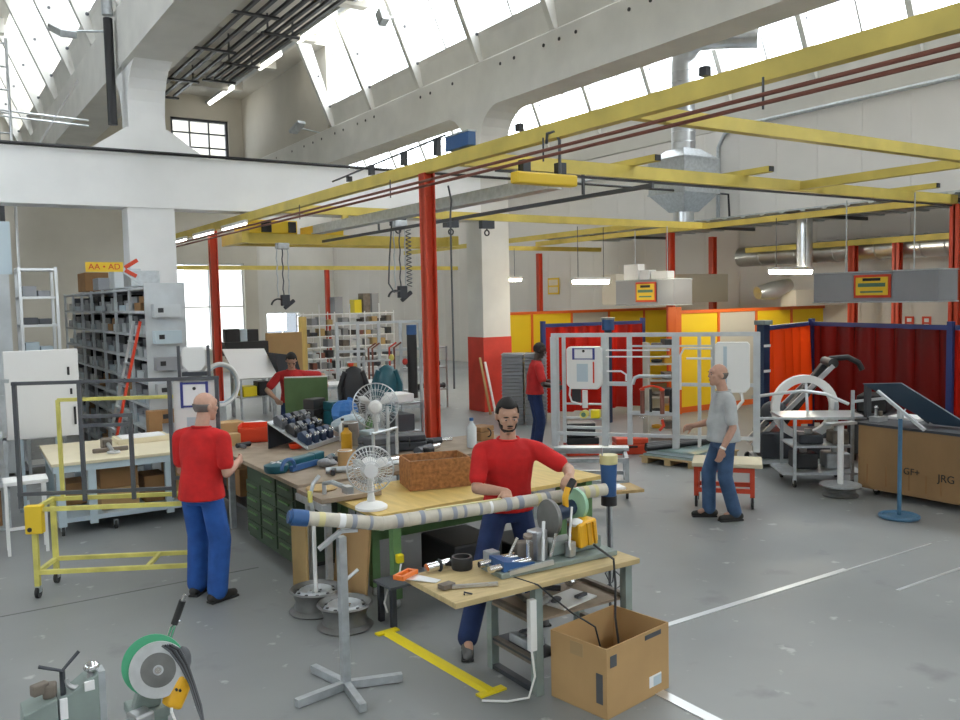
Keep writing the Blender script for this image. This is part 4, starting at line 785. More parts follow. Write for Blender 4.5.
# wrapped tube
tb = thing('wrapped_tube', 'long tape wrapped steel tube with blue end cap resting on stands', 'tube')
A = Vector((1.92, 4.965, 1.135)); Md = Vector((2.42, 4.89, 1.035)); Bv = Vector((4.09, 4.65, 1.065)); d = (Bv-Md).normalized(); d0 = (Md-A).normalized()
MB().tube([A, A*.5+Md*.5, Md, Md+d*.15, Bv], .044, 18).o('tube_body', 'tape_tube', tb, True)
Lt = (Bv-Md).length; random.seed(5); s = -.42
while s < Lt-.1:
    w = random.choice((.02, .03, .04)); dd_ = d if s >= 0 else d0; q = Md+dd_*s; MB().cyl(q, q+dd_*w, .0462, 16).o('tape_band', random.choice(('tape_mark', 'tape_mark', 'tape_yellow', 'tape_tube', 'paper')), tb, True); s += w+random.uniform(.04, .11)
MB().bar(Md+d*.3+Vector((0, 0, .0455)), Md+d*.85+Vector((0, 0, .0455)), .03, .004).o('yellow_tape', 'tape_yellow', tb)
MB().cyl(A-d0*.07, A+d0*.03, .052, 16).cyl(A-d0*.09, A-d0*.07, .04, 16).o('end_cap', 'blue_paint', tb, True)
# galvanised tripod stand
t = thing('pipe_stand', 'galvanised pipe stand with square post and three flat feet', 'stand', (2.16, 4.94, 0), 0)
MB().box(-.026, .026, -.026, .026, .05, .985).o('post', 'galv', t, bevel=.003)
for a in (-18, 102, 190, 262): MB().bar((.02*cos(radians(a)), .02*sin(radians(a)), .03), (.36*cos(radians(a)), .36*sin(radians(a)), .03), .045, .05).o('foot', 'galv', t)
MB().bar((-.14, .03, .92), (.0, 0, 1.02), .05, .02).bar((.0, 0, 1.02), (.1, -.02, 1.015), .05, .02).o('cradle', 'galv', t); MB().cyl((.02, 0, .70), (.1, -.02, .76), .012, 8).o('clamp_screw', 'alu', t)
# steel wheels as bases
def rim(label, loc, pole=None, R=.2, W=.19, group='steel car wheels on the floor'):
    t = thing('wheel_disc', label, 'wheel', loc, 0, group)
    MB().lathe([(R, 0), (R+.012, .012), (R, .025), (R*.86, .04), (R*.80, W*.5), (R*.88, W*.72), (R*.97, W*.86), (R+.012, W-.012), (R, W), (R*.93, W-.01), (R*.84, W*.72), (R*.75, W*.5), (R*.8, .05), (R*.9, .01)], 32, closed=True).o('barrel', 'rim', t, True)
    MB().lathe([(R*.85, W*.70), (R*.76, W*.84), (R*.62, W*.95), (R*.46, W*.90), (R*.36, W*.80), (.03, W*.80)], 28).o('disc', 'galv', t, True)
    for a in range(10): MB().ell((R*.70*cos(a*.628), R*.70*sin(a*.628), W*.90), (.016, .016, .006), 8, 4).o('slot', 'black', t)
    for a in range(5): MB().cyl((R*.2*cos(a*1.257), R*.2*sin(a*1.257), W*.80), (R*.2*cos(a*1.257), R*.2*sin(a*1.257), W*.88), .012, 6).o('bolt', 'chrome', t)
    return t
rim('bare steel car wheel lying beside the tripod stand', (2.60, 5.92, 0))
t = rim('steel car wheel carrying a white pole with a clamp', (2.55, 6.36, 0))
MB().cyl((0, 0, .15), (0, 0, .80), .016, 10).o('pole', 'white_paint', t); MB().tube([(0, 0, .8), (-.03, -.02, .93), (.0, -.02, 1.03), (.06, 0, 1.08)], .016, 8).o('neck', 'galv', t, True); MB().cbox((-.03, -.02, .93), (.03, .03, .09)).o('collar', 'cart_yellow', t)
# right roller stand with blue canister
t = thing('roller_stand', 'slim stand with a blue canister and yellow rim holding the tube end', 'stand', (4.17, 4.70, 0)); MB().cyl((0, 0, .0), (0, 0, .95), .010, 8).o('pole', 'dark_grey', t); MB().lathe([(.14, 0), (.14, .02), (.02, .03)], 20).o('foot', 'dark_steel', t)
MB().lathe([(.055, .95), (.055, 1.10), (.062, 1.24)], 20).o('canister', 'blue_paint', t, True); MB().lathe([(.058, .93), (.058, 1.0), (.05, 1.0)], 20).o('lower_sleeve', 'black', t, True); MB().lathe([(.066, 1.235), (.066, 1.30), (.04, 1.305)], 20).o('rim', 'tape_yellow', t, True); MB().tube([(-.06, 0, 1.3), (-.065, 0, 1.36), (-.05, 0, 1.37)], .006, 6).o('hook', 'alu', t)
# things on the bench
t = thing('hand_saw', 'small hand saw with orange handle on the bench edge', 'saw', (2.60, 4.50, Zt), radians(28)); MB().prism([(-.03, 0), (.03, 0), (.055, .20), (-.055, .20)], .002, .006, 'z').o('blade', 'alu', t); MB().box(-.085, .085, .2, .222, .0, .03).box(-.085, .085, .262, .28, 0, .03).box(-.085, -.06, .222, .262, 0, .03).box(.06, .085, .222, .262, 0, .03).o('handle', 'orange_handle', t, bevel=.004)
t = MB().lathe([(.065, 0), (.068, .01), (.068, .07), (.065, .08), (.052, .08), (.05, .01)], 24, Matrix.Translation((2.86, 4.64, Zt)), closed=True).o('tape_roll', 'black', smooth=True); tag(t, 'black roll of tape standing on the saw bench', 'tape roll')
t = thing('wrench', 'steel pipe wrench lying on the saw bench', 'wrench', (2.60, 4.34, Zt), radians(-24)); MB().bar((0, 0, .014), (.28, 0, .014), .022, .018).o('handle', 'steel', t); MB().cbox((-.03, .02, .018), (.09, .06, .026), .6).o('jaw', 'rust', t)
t = thing('screw', 'small dark bent nail on the bench beside the hand saw', 'nail', (2.60, 4.20, Zt), .3); MB().tube([(0, 0, .006), (.03, .03, .006), (.035, -.03, .006)], .005, 6).o('shank', 'dark_steel', t)
t = MB().box(3.06, 3.14, 4.61, 4.70, Zt, Zt+.07).o('metal_block', 'galv', bevel=.006); tag(t, 'grey metal block beside the saw clamp bars', 'block')
t = thing('spare_pipe', 'chrome pipe clamp lying behind the black tape roll', 'pipe', (2.70, 4.68, Zt)); MB().cyl((-.08, 0, .035), (.1, .02, .035), .03, 12).o('pipe', 'chrome', t, True); MB().ring((.02, .01, .036), .034, .008, 'x', 16, 6).o('clip', 'dark_steel', t, True)
# on the shelf
t = thing('white_plate', 'white plate with dark machine sketch lying on the bench shelf', 'plate', (3.36, 4.22, Zs), radians(12)); MB().box(0, .34, 0, .22, .0, .012).o('plate', 'white_plastic', t, bevel=.003); MB().ell((.07, .13, .025), (.05, .03, .02), 10, 6).o('fitting', 'dark_grey', t); MB().box(.2, .3, .05, .08, .012, .03).o('fitting', 'dark_grey', t)
for i, (x, y, L, r_, m, lab) in enumerate(((3.27, 4.36, .2, .025, 'steel', 'steel pipe piece on the bench shelf by the leg'), (3.26, 4.56, .2, .018, 'rust', 'rusty rod on the bench shelf'), (3.50, 4.58, .18, .02, 'dark_steel', 'dark bolt on the bench shelf'), (3.72, 4.57, .12, .03, 'chrome', 'shiny fitting on the bench shelf'))):
    t = thing('loose_part', lab, 'part', (x, y, Zs), .3+i); MB().cyl((-L/2, 0, r_*1.32), (L/2, 0, r_*1.32), r_, 10).o('rod', m, t, True); MB().cyl((L/2-.03, 0, r_*1.32), (L/2, 0, r_*1.32), r_*1.3, 6).o('nut', m, t)
t = thing('power_strip', 'white power strip with cable fixed on the bench leg', 'power strip', (3.04, 4.135, .3)); MB().box(-.02, .03, -.01, .03, 0, .32).o('bar', 'white_plastic', t, bevel=.005); MB().tube([(0, .01, 0), (.0, -.02, -.15), (-.05, -.02, -.27), (-.16, .05, -.29), (-.28, .15, -.29)], .007, 6).o('cable', 'white_plastic', t, True)
t = MB().tube([(3.86, 4.30, .6), (3.98, 4.32, .5), (3.94, 4.4, .42), (3.88, 4.42, .55), (4.0, 4.46, .58), (4.02, 4.5, .44), (3.9, 4.5, .40)], .005, 5).o('loose_wire', 'dark_grey', smooth=True); tag(t, 'tangle of loose wires at the end of the saw bench', 'wire')
t = thing('machine_case', 'grey clamp device lying on the low shelf of the saw bench', 'device', (3.13, 4.32, .217)); MB().box(0, .15, 0, .2, 0, .06).o('body', 'galv', t, bevel=.01); MB().ring((.08, .1, .066), .05, .012, 'z', 16, 6).o('ring', 'dark_steel', t, True)
# --- cardboard box ---
t = thing('cardboard_box', 'large open cardboard box on the floor before the saw bench', 'box', (3.225, 3.67, 0), radians(9))
w, dd, h = .60, .44, .42
for a, n in (((0, w, 0, .008), 'front_side'), ((0, w, dd-.008, dd), 'rear_side'), ((0, .008, .008, dd-.008), 'left_side'), ((w-.008, w, .008, dd-.008), 'right_side')): MB().box(*a, .004, h).o(n.split('_')[1] if False else 'side', 'cardboard', t)
MB().box(0, w, 0, dd, 0, .006).o('bottom', 'cardboard_in', t)
MB().box(.03, .09, -.002, 0, .30, .37).o('mark', 'dark_grey', t); MB().box(.40, .52, -.0025, 0, .06, .13).o('label', 'paper', t); MB().box(.44, .52, -.003, -.0025, .06, .12).o('print', 'white_blue', t)
MB().box(-.002, 0, .05, .10, .05, .28).o('print', 'dark_grey', t) if False else None
text('DRA • MG', .04, 'dark_grey', t, (.46, -.002, .385), (radians(90), 0, 0), sx=1.0) if False else None
MB().box(.36, .52, -.002, 0, .37, .40).o('print', 'dark_grey', t); MB().box(-.002, 0, .18, .28, .32, .40).o('label', 'cardboard_in', t); MB().box(-.002, 0, .03, .08, .08, .26).o('print', 'dark_grey', t)
for k in range(4): MB().cbox((.2+.08*k, .2+.03*(k % 2), .06+.03*k), (.2, .1, .05), .4*k).o('scrap', ('black', 'dark_grey', 'rust', 'dark_steel')[k], t)
t = MB().tube([(3.02, 4.35, .72), (3.06, 4.10, .72), (3.12, 4.08, .66), (3.3, 4.07, .5), (3.38, 4.02, .44), (3.40, 3.97, .42), (3.42, 3.95, .3)], .006, 5).o('trailing_cable', 'black', smooth=True); tag(t, 'black cord hanging from the bench into the cardboard box', 'cord')
# --- yellow cable guard on floor ---
t = thing('cable_guard', 'bright yellow cable guard strip lying on the floor', 'cable guard', (2.80, 5.62, 0), 0)
e = Vector((2.88-2.80, 4.36-5.62, 0)); 
MB().prism([(-.05, 0), (.05, 0), (.025, .018), (-.025, .018)], 0, e.length, 'y').o('strip', 'strip_yellow', t); t.rotation_euler[2] = math.atan2(-e.x, e.y)
MB().box(-.09, .09, -.03, .03, 0, .012).o('end_plate', 'strip_yellow', t); MB().box(-.1, .1, e.length-.03, e.length+.03, 0, .012).o('end_plate', 'strip_yellow', t)
t = thing('plug_socket', 'yellow socket with white cable hanging on the green table leg', 'socket', (3.10, 5.965, .42)); MB().cbox((0, 0, 0), (.06, .05, .07)).o('socket', 'strip_yellow', t, bevel=.01); MB().tube([(0, -.02, -.04), (-.05, -.06, -.16), (-.16, -.1, -.18), (-.22, -.15, -.27), (-.22, -.2, -.33)], .008, 6).o('cable', 'white_plastic', t, True)
# --- front left machines (cut by the picture's edge) ---
# ================= RIGHT ZONE =================
# --- installation frame with cisterns ---
FR = radians(-51.6); FA = Vector((6.78, 8.66, 0))
def fp(x, y, z): return (FA.x+x*cos(FR)-y*sin(FR), FA.y+x*sin(FR)+y*cos(FR), z)
t = thing('installation_frame', 'large light grey metal installation frame standing on two trolleys', 'frame', tuple(FA), FR)
for x, w, a, b in ((.0, .08, .55, 1.95), (.13, .04, .6, 1.95), (.65, .08, .57, 1.95), (.96, .06, .6, 1.95), (1.52, .085, .57, 1.95), (1.80, .04, .6, 1.95), (1.96, .05, .6, 1.95), (2.46, .08, .56, 1.99)):
    MB().box(x-w/2, x+w/2, -.025, .025, a, b).o('upright', 'frame_grey', t)
for x in (.0, .65, 1.52, 2.46): MB().box(x-.02, x+.02, .16, .20, .58, 1.95).o('rear_upright', 'frame_grey', t); MB().box(x-.02, x+.02, .025, .16, 1.91, 1.95).o('spacer', 'frame_grey', t)
for z, a, b, h in ((1.97, -.03, 2.49, .05), (.72, 0, 2.46, .04), (1.36, .65, .96, .05), (1.10, .15, .65, .02), (.92, .15, .65, .03), (1.0, .96, 1.52, .05), (1.36, 1.52, 2.46, .04), (1.83, .98, 1.96, .02), (.80, .13, .65, .03)):
    MB().bar((a, 0, z), (b, 0, z), .045, h).o('crossbar', 'frame_grey', t)
for z in (1.78, 1.70): MB().tube([(.67, -.03, z), (1.45, -.03, z)], .010, 6).o('water_pipe', 'white_paint', t, True)
MB().tube([(.68, -.035, 1.52), (.86, -.035, 1.52), (.92, -.035, 1.48), (.92, -.035, 1.40)], .012, 6).o('water_pipe', 'white_paint', t, True)
MB().tube([(1.0, -.035, 1.36), (1.03, -.035, 1.44), (1.08, -.035, 1.46), (1.47, -.035, 1.46)], .022, 8).o('drain_pipe', 'galv', t, True)
MB().tube([(1.58, -.03, 1.3), (1.58, -.03, 1.72), (1.62, -.03, 1.80), (1.68, -.03, 1.80), (1.95, -.03, 1.80)], .012, 8).o('water_pipe', 'white_paint', t, True)
MB().tube([(1.65, -.03, 1.68), (1.95, -.03, 1.68)], .012, 8).o('water_pipe', 'white_paint', t, True)
for x in (1.12, 1.36):
    MB().cyl((x, -.04, 1.0), (x, -.04, 1.30), .028, 10).o('valve_body', 'copper', t, True); MB().ell((x, -.06, 1.30), (.035, .035, .02), 10, 5).o('valve_knob', 'bin_red', t, True); MB().ring((x, -.05, .95), .03, .008, 'z', 12, 5).o('fitting', 'chrome', t, True); MB().cyl((x+.1, -.03, 1.02), (x+.1, -.03, 1.3), .018, 8).o('hose', 'black', t)
MB().tube([(1.12, -.07, 1.32), (1.24, -.08, 1.35), (1.36, -.07, 1.32)], .014, 8).o('red_hose', 'bin_red', t, True); MB().tube([(1.36, -.06, .93), (1.38, -.08, .86), (1.33, -.08, .80)], .018, 8).o('red_hose', 'bin_red', t, True)
def wc(label, x, w, z0, z1, big):
    c = cistern(label, *fp(x, -.13, z0), w, z1-z0, FR)
    MB().cyl((w*.5, .06, -.02), (w*.5, .06, -.24), .035, 12).o('outlet', 'white_plastic', c, True)
    MB().tube([(w*.08, .05, .01), (w*.06, .05, -.08), (w*.12, .05, -.16), (w*.4, .05, -.2)], .012, 6).o('bend', 'white_plastic', c, True); MB().box(w*.12, w*.38, .06, .08, -.17, 0).o('mat', 'black', c)
wc('white wall cistern with dark framed plate hung in the grey frame', .19, .44, 1.30, 1.83, True)
c = cistern('second white wall cistern at the trolley end of the grey frame', *fp(1.985, -.13, 1.28), .40, .60, FR, False)
MB().tube([(.3, .05, 0), (.32, .05, -.1), (.24, .05, -.2)], .02, 8).o('bend', 'white_plastic', c, True); MB().box(.10, .14, -.004, 0, .1, .55).o('stripe', 'white_blue', c)
for i, (x, r_, m, lab) in enumerate(((.40, .05, 'cart_yellow', 'round pale yellow cap on the low rail of the grey frame'), (.545, .055, 'strip_yellow', 'square bright yellow cap on the low rail of the grey frame'))):
    q = thing('pipe_plug', lab, 'cap', fp(x, -.11, .985 if i else .98), FR); 
    if i: MB().box(-.055, .055, -.02, .08, -.05, .055).o('cap', m, q, bevel=.01)
    else: MB().cyl((0, -.02, 0), (0, .1, 0), .05, 16).o('cap', m, q, True); MB().cyl((0, -.025, 0), (0, -.02, 0), .03, 12).o('centre', 'sign_green', q)
# material behind the frame: cases, pipes on the pallet
t = thing('pallet', 'wooden pallet carrying sheets of glass behind the grey frame', 'pallet', (9.05, 8.36, 0), radians(14))
for y in (.04, .42, .8): MB().box(0, 1.3, y, y+.1, 0, .08).o('runner', 'pallet', t)
for k in range(7): MB().box(.0+k*.19, .14+k*.19, 0, .94, .08, .10).o('slat', 'pallet', t)
PR = radians(14)
for k, (z, m, lab) in enumerate(((.101, 'glass_sheet', 'lowest greenish sheet on the pallet'), (.135, 'white_blue', 'middle pale sheet on the pallet'), (.17, 'glass_sheet', 'top greenish sheet on the pallet'))):
    q = MB().box(.05+.03*k, 1.22-.02*k, .05, .9-.04*k, 0, .03).o('sheet', m); q.location = (9.05, 8.36, z); q.rotation_euler = (0, 0, PR); tag(q, lab, 'sheet', 'sheets on the pallet')
for i, (x, y, w, d_, z, h, m, lab) in enumerate(((8.3, 10.3, .5, .4, 0, .28, 'sign_red', 'red tool box on the floor behind the grey frame'), (8.95, 9.9, .5, .35, 0, .25, 'sign_red', 'second red tool box behind the grey frame beside black pipes'), (8.3, 10.31, .45, .35, .285, .22, 'black', 'black case stacked on the red tool box'))):
    q = thing('tool_box', lab, 'tool box', (x, y, z), radians(-30)); MB().box(0, w, 0, d_, 0, h*.62).o('body', m, q, bevel=.015); MB().box(0, w, 0, d_, h*.62+.005, h).o('lid', 'black' if m == 'sign_red' and i == 0 else m, q, bevel=.015); MB().bar((w*.35, -.015, h*.5), (w*.65, -.015, h*.5), .02, .03).o('handle', 'black', q)
for i in range(3):
    q = MB().cyl((8.9-.1*i, 9.2-.1*i, .25), (10.5-.1*i, 9.05-.1*i, .25), .04, 12).o('black_pipe', 'black', smooth=True); tag(q, 'black plastic pipe lying across the sheets on the pallet, '+('lowest', 'middle', 'uppermost')[i], 'pipe', 'black pipes')
q = thing('cable_spool_shelf', 'narrow beige shelf unit with coiled parts behind the grey frame', 'shelf', (10.3, 10.6, 0), radians(-30))
for x in (0, .5): MB().box(x, x+.04, 0, .35, 0, 1.65).o('side', 'plaster_tan', q)
for k in range(6): MB().box(.04, .5, 0, .35, .15+k*.28, .18+k*.28).o('shelf', 'plaster_tan', q); MB().ring((.18, .1, .22+k*.28), .07, .03, 'z', 14, 6).o('coil', ('amber', 'black', 'rust')[k % 3], q, True); MB().box(.3, .46, .03, .3, .18+k*.28, .3+k*.28).o('packet', ('rust', 'amber', 'black')[k % 3], q)
# grey trolley under the frame
def trolley(name, label, loc, rz, w, d_, h, m, wheel=.07):
    q = thing(name, label, 'trolley', loc, rz)
    for x in (0, w):
        for y in (0, d_): MB().box(x-.025, x+.025, y-.025, y+.025, .13, h).o('leg', m, q); caster(q, x, y, wheel)
    for z in (h-.03, .2):
        for y in (0, d_): MB().bar((.025, y, z), (w-.025, y, z), .04, .05).o('rail', m, q)
        for x in (0, w): MB().bar((x, .025, z), (x, d_-.025, z), .04, .05).o('end_rail', m, q)
    return q
q = trolley('red_trolley', 'low red trolley on casters beside the man in the grey shirt', (7.46, 6.90, 0), radians(-50), .62, .36, .47, 'red_post'); MB().box(-.05, .73, -.05, .47, .472, .52).o('top_board', 'beige_top', q, bevel=.01)
q = trolley('grey_trolley', 'low grey trolley under the end of the installation frame', (6.45, 8.22, 0), radians(-40), .85, .6, .50, 'galv'); MB().box(-.04, .9, .45, .66, .502, .54).o('top_board', 'galv', q)
# stack of grey trays next to the column
for c_ in range(2):
    for k in range(20):
        q = MB().box(0, .40, 0, .5, 0, .058).box(-.012, .412, -.012, .512, .045, .058).o('tray', 'mach_green' if False else 'duct_grey'); q.location = (9.42+c_*.34, 13.66-c_*.28, .008+k*.069); q.rotation_euler = (0, 0, radians(-40))
        if k or c_: q.data = tray_mesh
        else: tray_mesh = q.data
        tag(q, 'grey plastic tray in the tall stack beside the red column base'+(', pile nearer the column' if c_ == 0 else ', pile nearer the worker'), 'tray', 'stacked trays, '+('column pile' if c_ == 0 else 'worker pile'))
for i, (x, m) in enumerate(((9.97, 'ply'), (10.1, 'paper'))):
    q = MB().bar((x+.1, 15.05, .01), (x+.1, 15.42, 1.2-.1*i), .05, .02, up=(0, 1, 0)).o('plank', m); tag(q, ('tan', 'white')[i]+' plank leaning against the red column base', 'plank')
# --- yellow booth walls ---
def booth(label, x0, x1, y, z1, segs, post=True):
    q = struct(MB().box(x0, x1, y, y+.04, 0, .12).o('partition', 'orange_trim'), label, 'partition')
    MB().box(x0, x1, y-.02, y+.06, z1-.07, z1).o('top_rail', 'orange_trim', q)
    n = len(segs); dx = (x1-x0)/n
    for i, m in enumerate(segs):
        MB().box(x0+i*dx+.03, x0+(i+1)*dx-.03, y+.005, y+.035, .12, z1-.07).o('panel', m, q); MB().box(x0+i*dx-.03, x0+i*dx+.03, y-.02, y+.05, 0, z1-.07).o('stile', 'orange_trim', q)
    return q
booth('yellow booth partition with orange rail beyond the concrete column', 11.6, 17.95, 17.3, 2.11, ('yellow_wall', 'yellow_wall', 'plaster_tan', 'yellow_wall', 'yellow_wall'))
q = booth('yellow booth partition with orange frame behind the red curtains', 13.1, 17.95, 12.6, 2.13, ('yellow_wall', 'plaster_tan', 'yellow_wall', 'yellow_wall'))
MB().box(12.95, 13.1, 12.5, 12.72, 0, 2.2).o('end_post', 'orange_trim', q)
# notice on wall and small signs
q = thing('notice_board', 'small framed notice on the lit wall beyond the column', 'notice', (17.97, 22.6, 2.55)); MB().box(-.02, 0, 0, .6, 0, .55).o('frame', 'sign_yellow', q); MB().box(-.025, -.02, .06, .54, .06, .25).box(-.025, -.02, .06, .54, .3, .49).o('sheet', 'beige_top', q)
for i in range(2):
    q = thing('extinguisher_sign', 'small red and white safety sign on the wall behind the dark curtain', 'sign', (17.97, 10.42-.38*i, 1.60), 0, 'safety signs'); MB().box(-.01, 0, 0, .2, 0, .28).o('plate', 'sign_red', q); MB().box(-.014, -.01, .05, .15, .06, .12).box(-.014, -.01, .05, .15, .16, .24).o('pictogram', 'paper', q)
# --- welding curtains ---
def curtain(label, A, B, z0, z1, m, waves, rail=True):
    A, B = Vector(A), Vector(B); L = (B-A).length; e = (B-A)/L; n = Vector((-e.y, e.x))
    q = thing('welding_curtain', label, 'curtain', (A.x, A.y, 0))
    b = MB(); N = int(L*26); vs = []
    for i in range(N+1):
        s = L*i/N; o_ = .075*sin(2*pi*waves*s/L)+.03*sin(5.1*s)
        for z, k in ((z0, 1.2), ((z0+z1)/2, 1.05), (z1, .6)): p = e*s+n*o_*k; vs.append((p.x, p.y, z))
    b.add(vs, [(3*i+j, 3*i+3+j, 3*i+4+j, 3*i+1+j) for i in range(N) for j in range(2)]); b.o('sheet', m, q, True)
    if rail: MB().bar((0, 0, z1+.03), (e.x*L, e.y*L, z1+.03), .06, .07).o('rail', 'rail_blue', q)
    return q
q = curtain('welding curtain painted in its lit orange tone under a blue rail behind the ring cart', (11.2, 8.95), (13.3, 9.66), .12, 1.86, 'curtain_lit', 5)
for x, y in ((0, 0),): MB().box(x-.07, x+.07, y-.07, y+.07, 0, 2.0).o('post', 'navy', q); MB().box(x-.1, x+.1, y-.1, y+.1, 1.95, 2.02).o('post_cap', 'mach_green', q)
MB().box(-.075, .08, -.08, -.07, 1.2, 1.24).box(-.075, .08, -.08, -.07, 1.6, 1.64).o('band', 'white_paint', q)
q = curtain('long dark red welding curtain under a blue rail behind the wooden crate', (13.32, 9.60), (12.6, 6.75), .12, 1.86, 'curtain_dark', 7)
for f in (0, 1): MB().box(-.72*f-.04, -.72*f+.04, -2.85*f-.04, -2.85*f+.04, 0, 1.98).o('post', 'rail_blue', q)
curtain('narrow red welding curtain piece beside the tall end post', (12.62, 6.70), (12.85, 6.35), .12, 1.86, 'curtain_red', 2)
q = curtain('red welding curtain under a blue rail behind the installation frame', (10.5, 13.75), (12.9, 13.42), .12, 1.86, 'curtain_red', 7)
for f in (0, 1): MB().box(2.4*f-.04, 2.4*f+.04, -.33*f-.04, -.33*f+.04, 0, 1.98).o('post', 'rail_blue', q)
q = thing('booth_canister', 'blue canister with green lid standing on a post behind the frame', 'canister', (11.2, 12.6, 0)); MB().box(-.05, .05, -.05, .05, 0, 1.8).o('post', 'navy', q); MB().cyl((0, 0, 1.8), (0, 0, 2.0), .12, 16).o('drum', 'blue_paint', q, True); MB().cyl((0, 0, 2.0), (0, 0, 2.04), .13, 16).o('lid', 'mach_green', q)
# --- ring cart ---
q = thing('ring_cart', 'grey steel cart with rails and shelves holding a large ring', 'cart', (8.95, 6.98, 0), radians(-38))
CW, CD = 1.25, .62
def cb(x0, x1, y0, y1, z0, z1, n, m='galv'): return MB().box(x0, x1, y0, y1, z0, z1).o(n, m, q)
for x, y, h in ((0.25, 0, .86), (.25, CD, .86), (.95, 0, 1.22), (.95, CD, 1.0)): cb(x-.018, x+.018, y-.018, y+.018, .1, h, 'post'); caster(q, x, y, .05)
cb(.1, 1.1, -.02, CD+.02, .16, .19, 'lower_shelf'); cb(.23, .97, 0, CD, .50, .52, 'middle_shelf'); cb(0.1, 1.12, 0, CD, .86, .89, 'upper_shelf', 'alu')
MB().tube([(-.28, 0, 1.15), (.1, 0, 1.2), (.35, 0, 1.22), (.62, 0, 1.18), (.9, 0, 1.05)], .02, 8).o('hand_rail', 'alu', q, True)
MB().bar((-.22, 0, .88), (.95, 0, .87), .03, .03).o('rail', 'galv', q); MB().bar((-.22, 0, .88), (-.22, 0, 1.15), .025).o('rail_post', 'galv', q); MB().bar((.95, 0, 1.08), (1.35, 0, 1.12), .035, .03).o('cross_handle', 'alu', q); MB().bar((1.15, 0, .88), (1.15, 0, 1.1), .03).o('rail_post', 'galv', q)
MB().bar((.58, CD, .88), (.58, .69, 1.235), .03).bar((.58, .69, 1.235), (.58, .82, 1.235), .03).o('ring_hook', 'galv', q)
cpos = lambda x, y, z: (8.95+x*cos(radians(-38))-y*sin(radians(-38)), 6.98+x*sin(radians(-38))+y*cos(radians(-38)), z)
r_ = thing('white_ring', 'large white plastic ring standing through the ring cart', 'ring', cpos(.58, .76, .90), radians(-38)); MB().lathe([(.40, -.05), (.43, -.05), (.43, .05), (.40, .05), (.33, .045), (.33, -.045)], 40, Matrix.Translation((0, 0, .02)) @ Euler((radians(90), 0, 0)).to_matrix().to_4x4(), closed=True).o('ring', 'beige_top' if False else 'white_plastic', r_, True)
MB().ring((0, 0, .02), .38, .012, 'y', 40, 6).o('groove', 'galv', r_)
for i, (x, y, z, w, h, m, lab) in enumerate(((.35, .15, .52, .3, .12, 'dark_steel', 'dark machine part on the middle shelf of the ring cart'), (.7, .2, .19, .3, .2, 'galv', 'grey box on the lower shelf of the ring cart'), (.3, .2, .19, .3, .2, 'black', 'black box on the lower shelf of the ring cart'), (.75, .1, .52, .2, .16, 'rust', 'rusty fitting on the middle shelf of the ring cart'))):
    p = thing('machine_part', lab, 'part', cpos(x, y, z+.002), radians(-38)); MB().box(0, w, 0, .3, 0, h).o('body', m, p, bevel=.02); MB().cyl((w*.5, .15, h), (w*.5, .15, h+.06), .05, 12).o('boss', 'steel', p, True)
# black lifting arm machine behind the cart
q = thing('lifting_machine', 'black tilting machine with long steel arms before the lit-toned curtain', 'machine', (10.38, 7.85, 0), radians(-40))
MB().box(-.45, .5, -.3, .3, .12, .5).o('base', 'dark_steel', q, bevel=.03); MB().box(-.5, .7, -.35, .35, .06, .12).o('skid', 'galv', q)
for y in (-.2, .2): MB().bar((-.55, y, .3), (.55, y, 1.42), .05, .06).o('arm', 'steel', q)
MB().bar((-.1, 0, .6), (.5, 0, 1.4), .16, .14).o('main_arm', 'black', q, bevel=.02); MB().cyl((.55, -.22, 1.45), (.55, .22, 1.45), .07, 12).o('head', 'black', q, True); MB().tube([(.55, 0, 1.5), (.8, 0, 1.52), (.95, 0, 1.44), (1.0, 0, 1.34)], .04, 8).o('hook', 'black', q, True); MB().ell((-.2, 0, .75), (.2, .18, .16), 12, 7).o('motor', 'dark_steel', q, True)
for x in (-.5, .6):
    for y in (-.3, .3): MB().cyl((x, y-.03, .06), (x, y+.03, .06), .06, 12).o('wheel', 'black_rubber', q)
# wheel based stand
q = thing('wheel_stand', 'white post stand on a steel wheel base beside the ring cart', 'stand', (9.2, 6.22, 0)); MB().lathe([(.20, 0), (.21, .02), (.17, .05), (.18, .09), (.21, .11), (.19, .12), (.06, .11)], 28).o('wheel_base', 'rim', q, True); MB().lathe([(.24, .125), (.24, .14), (.05, .145)], 28).o('disc', 'galv', q, True); MB().cyl((0, 0, .14), (0, 0, .86), .035, 12).o('post', 'white_paint', q); MB().bar((-.2, .05, .875), (.18, -.05, .875), .12, .03).o('head_plate', 'alu', q)
# --- wooden crate ---
q = thing('wooden_crate', 'large wooden crate with stencilled letters on casters', 'crate', (9.48, 3.6, 0), 0)
MB().box(0, .03, 0, 2.57, .08, .84).o('front_panel', 'crate_wood', q); MB().box(.03, 1.0, 2.54, 2.57, .08, .84).o('end_panel', 'crate_wood', q); MB().box(.03, 1.0, 0, .03, .08, .84).o('end_panel', 'crate_wood', q); MB().box(.97, 1.0, .03, 2.54, .08, .84).o('back_panel', 'crate_wood', q); MB().box(.03, .97, .03, 2.54, .08, .12).o('floor_panel', 'crate_wood', q); MB().box(-.02, 1.02, -.02, 2.59, .84, .87).o('lid', 'dark_steel', q)
for y in (.15, 1.3, 2.4): caster(q, .12, y, .04); caster(q, .88, y, .04)
for y, h in ((2.44, .24), (2.2, .24), (1.92, .22), (1.72, .2), (1.55, .22), (1.3, .22)): MB().box(-.004, 0, y, y+.018, .14, .14+h).o('slot_mark', 'cardboard_dark', q)
text('GF+', .11, 'text_black', q, (-.003, 1.90, .36), (radians(90), 0, radians(-90))); text('JRG', .12, 'text_black', q, (-.003, 1.50, .34), (radians(90), 0, radians(-90)))
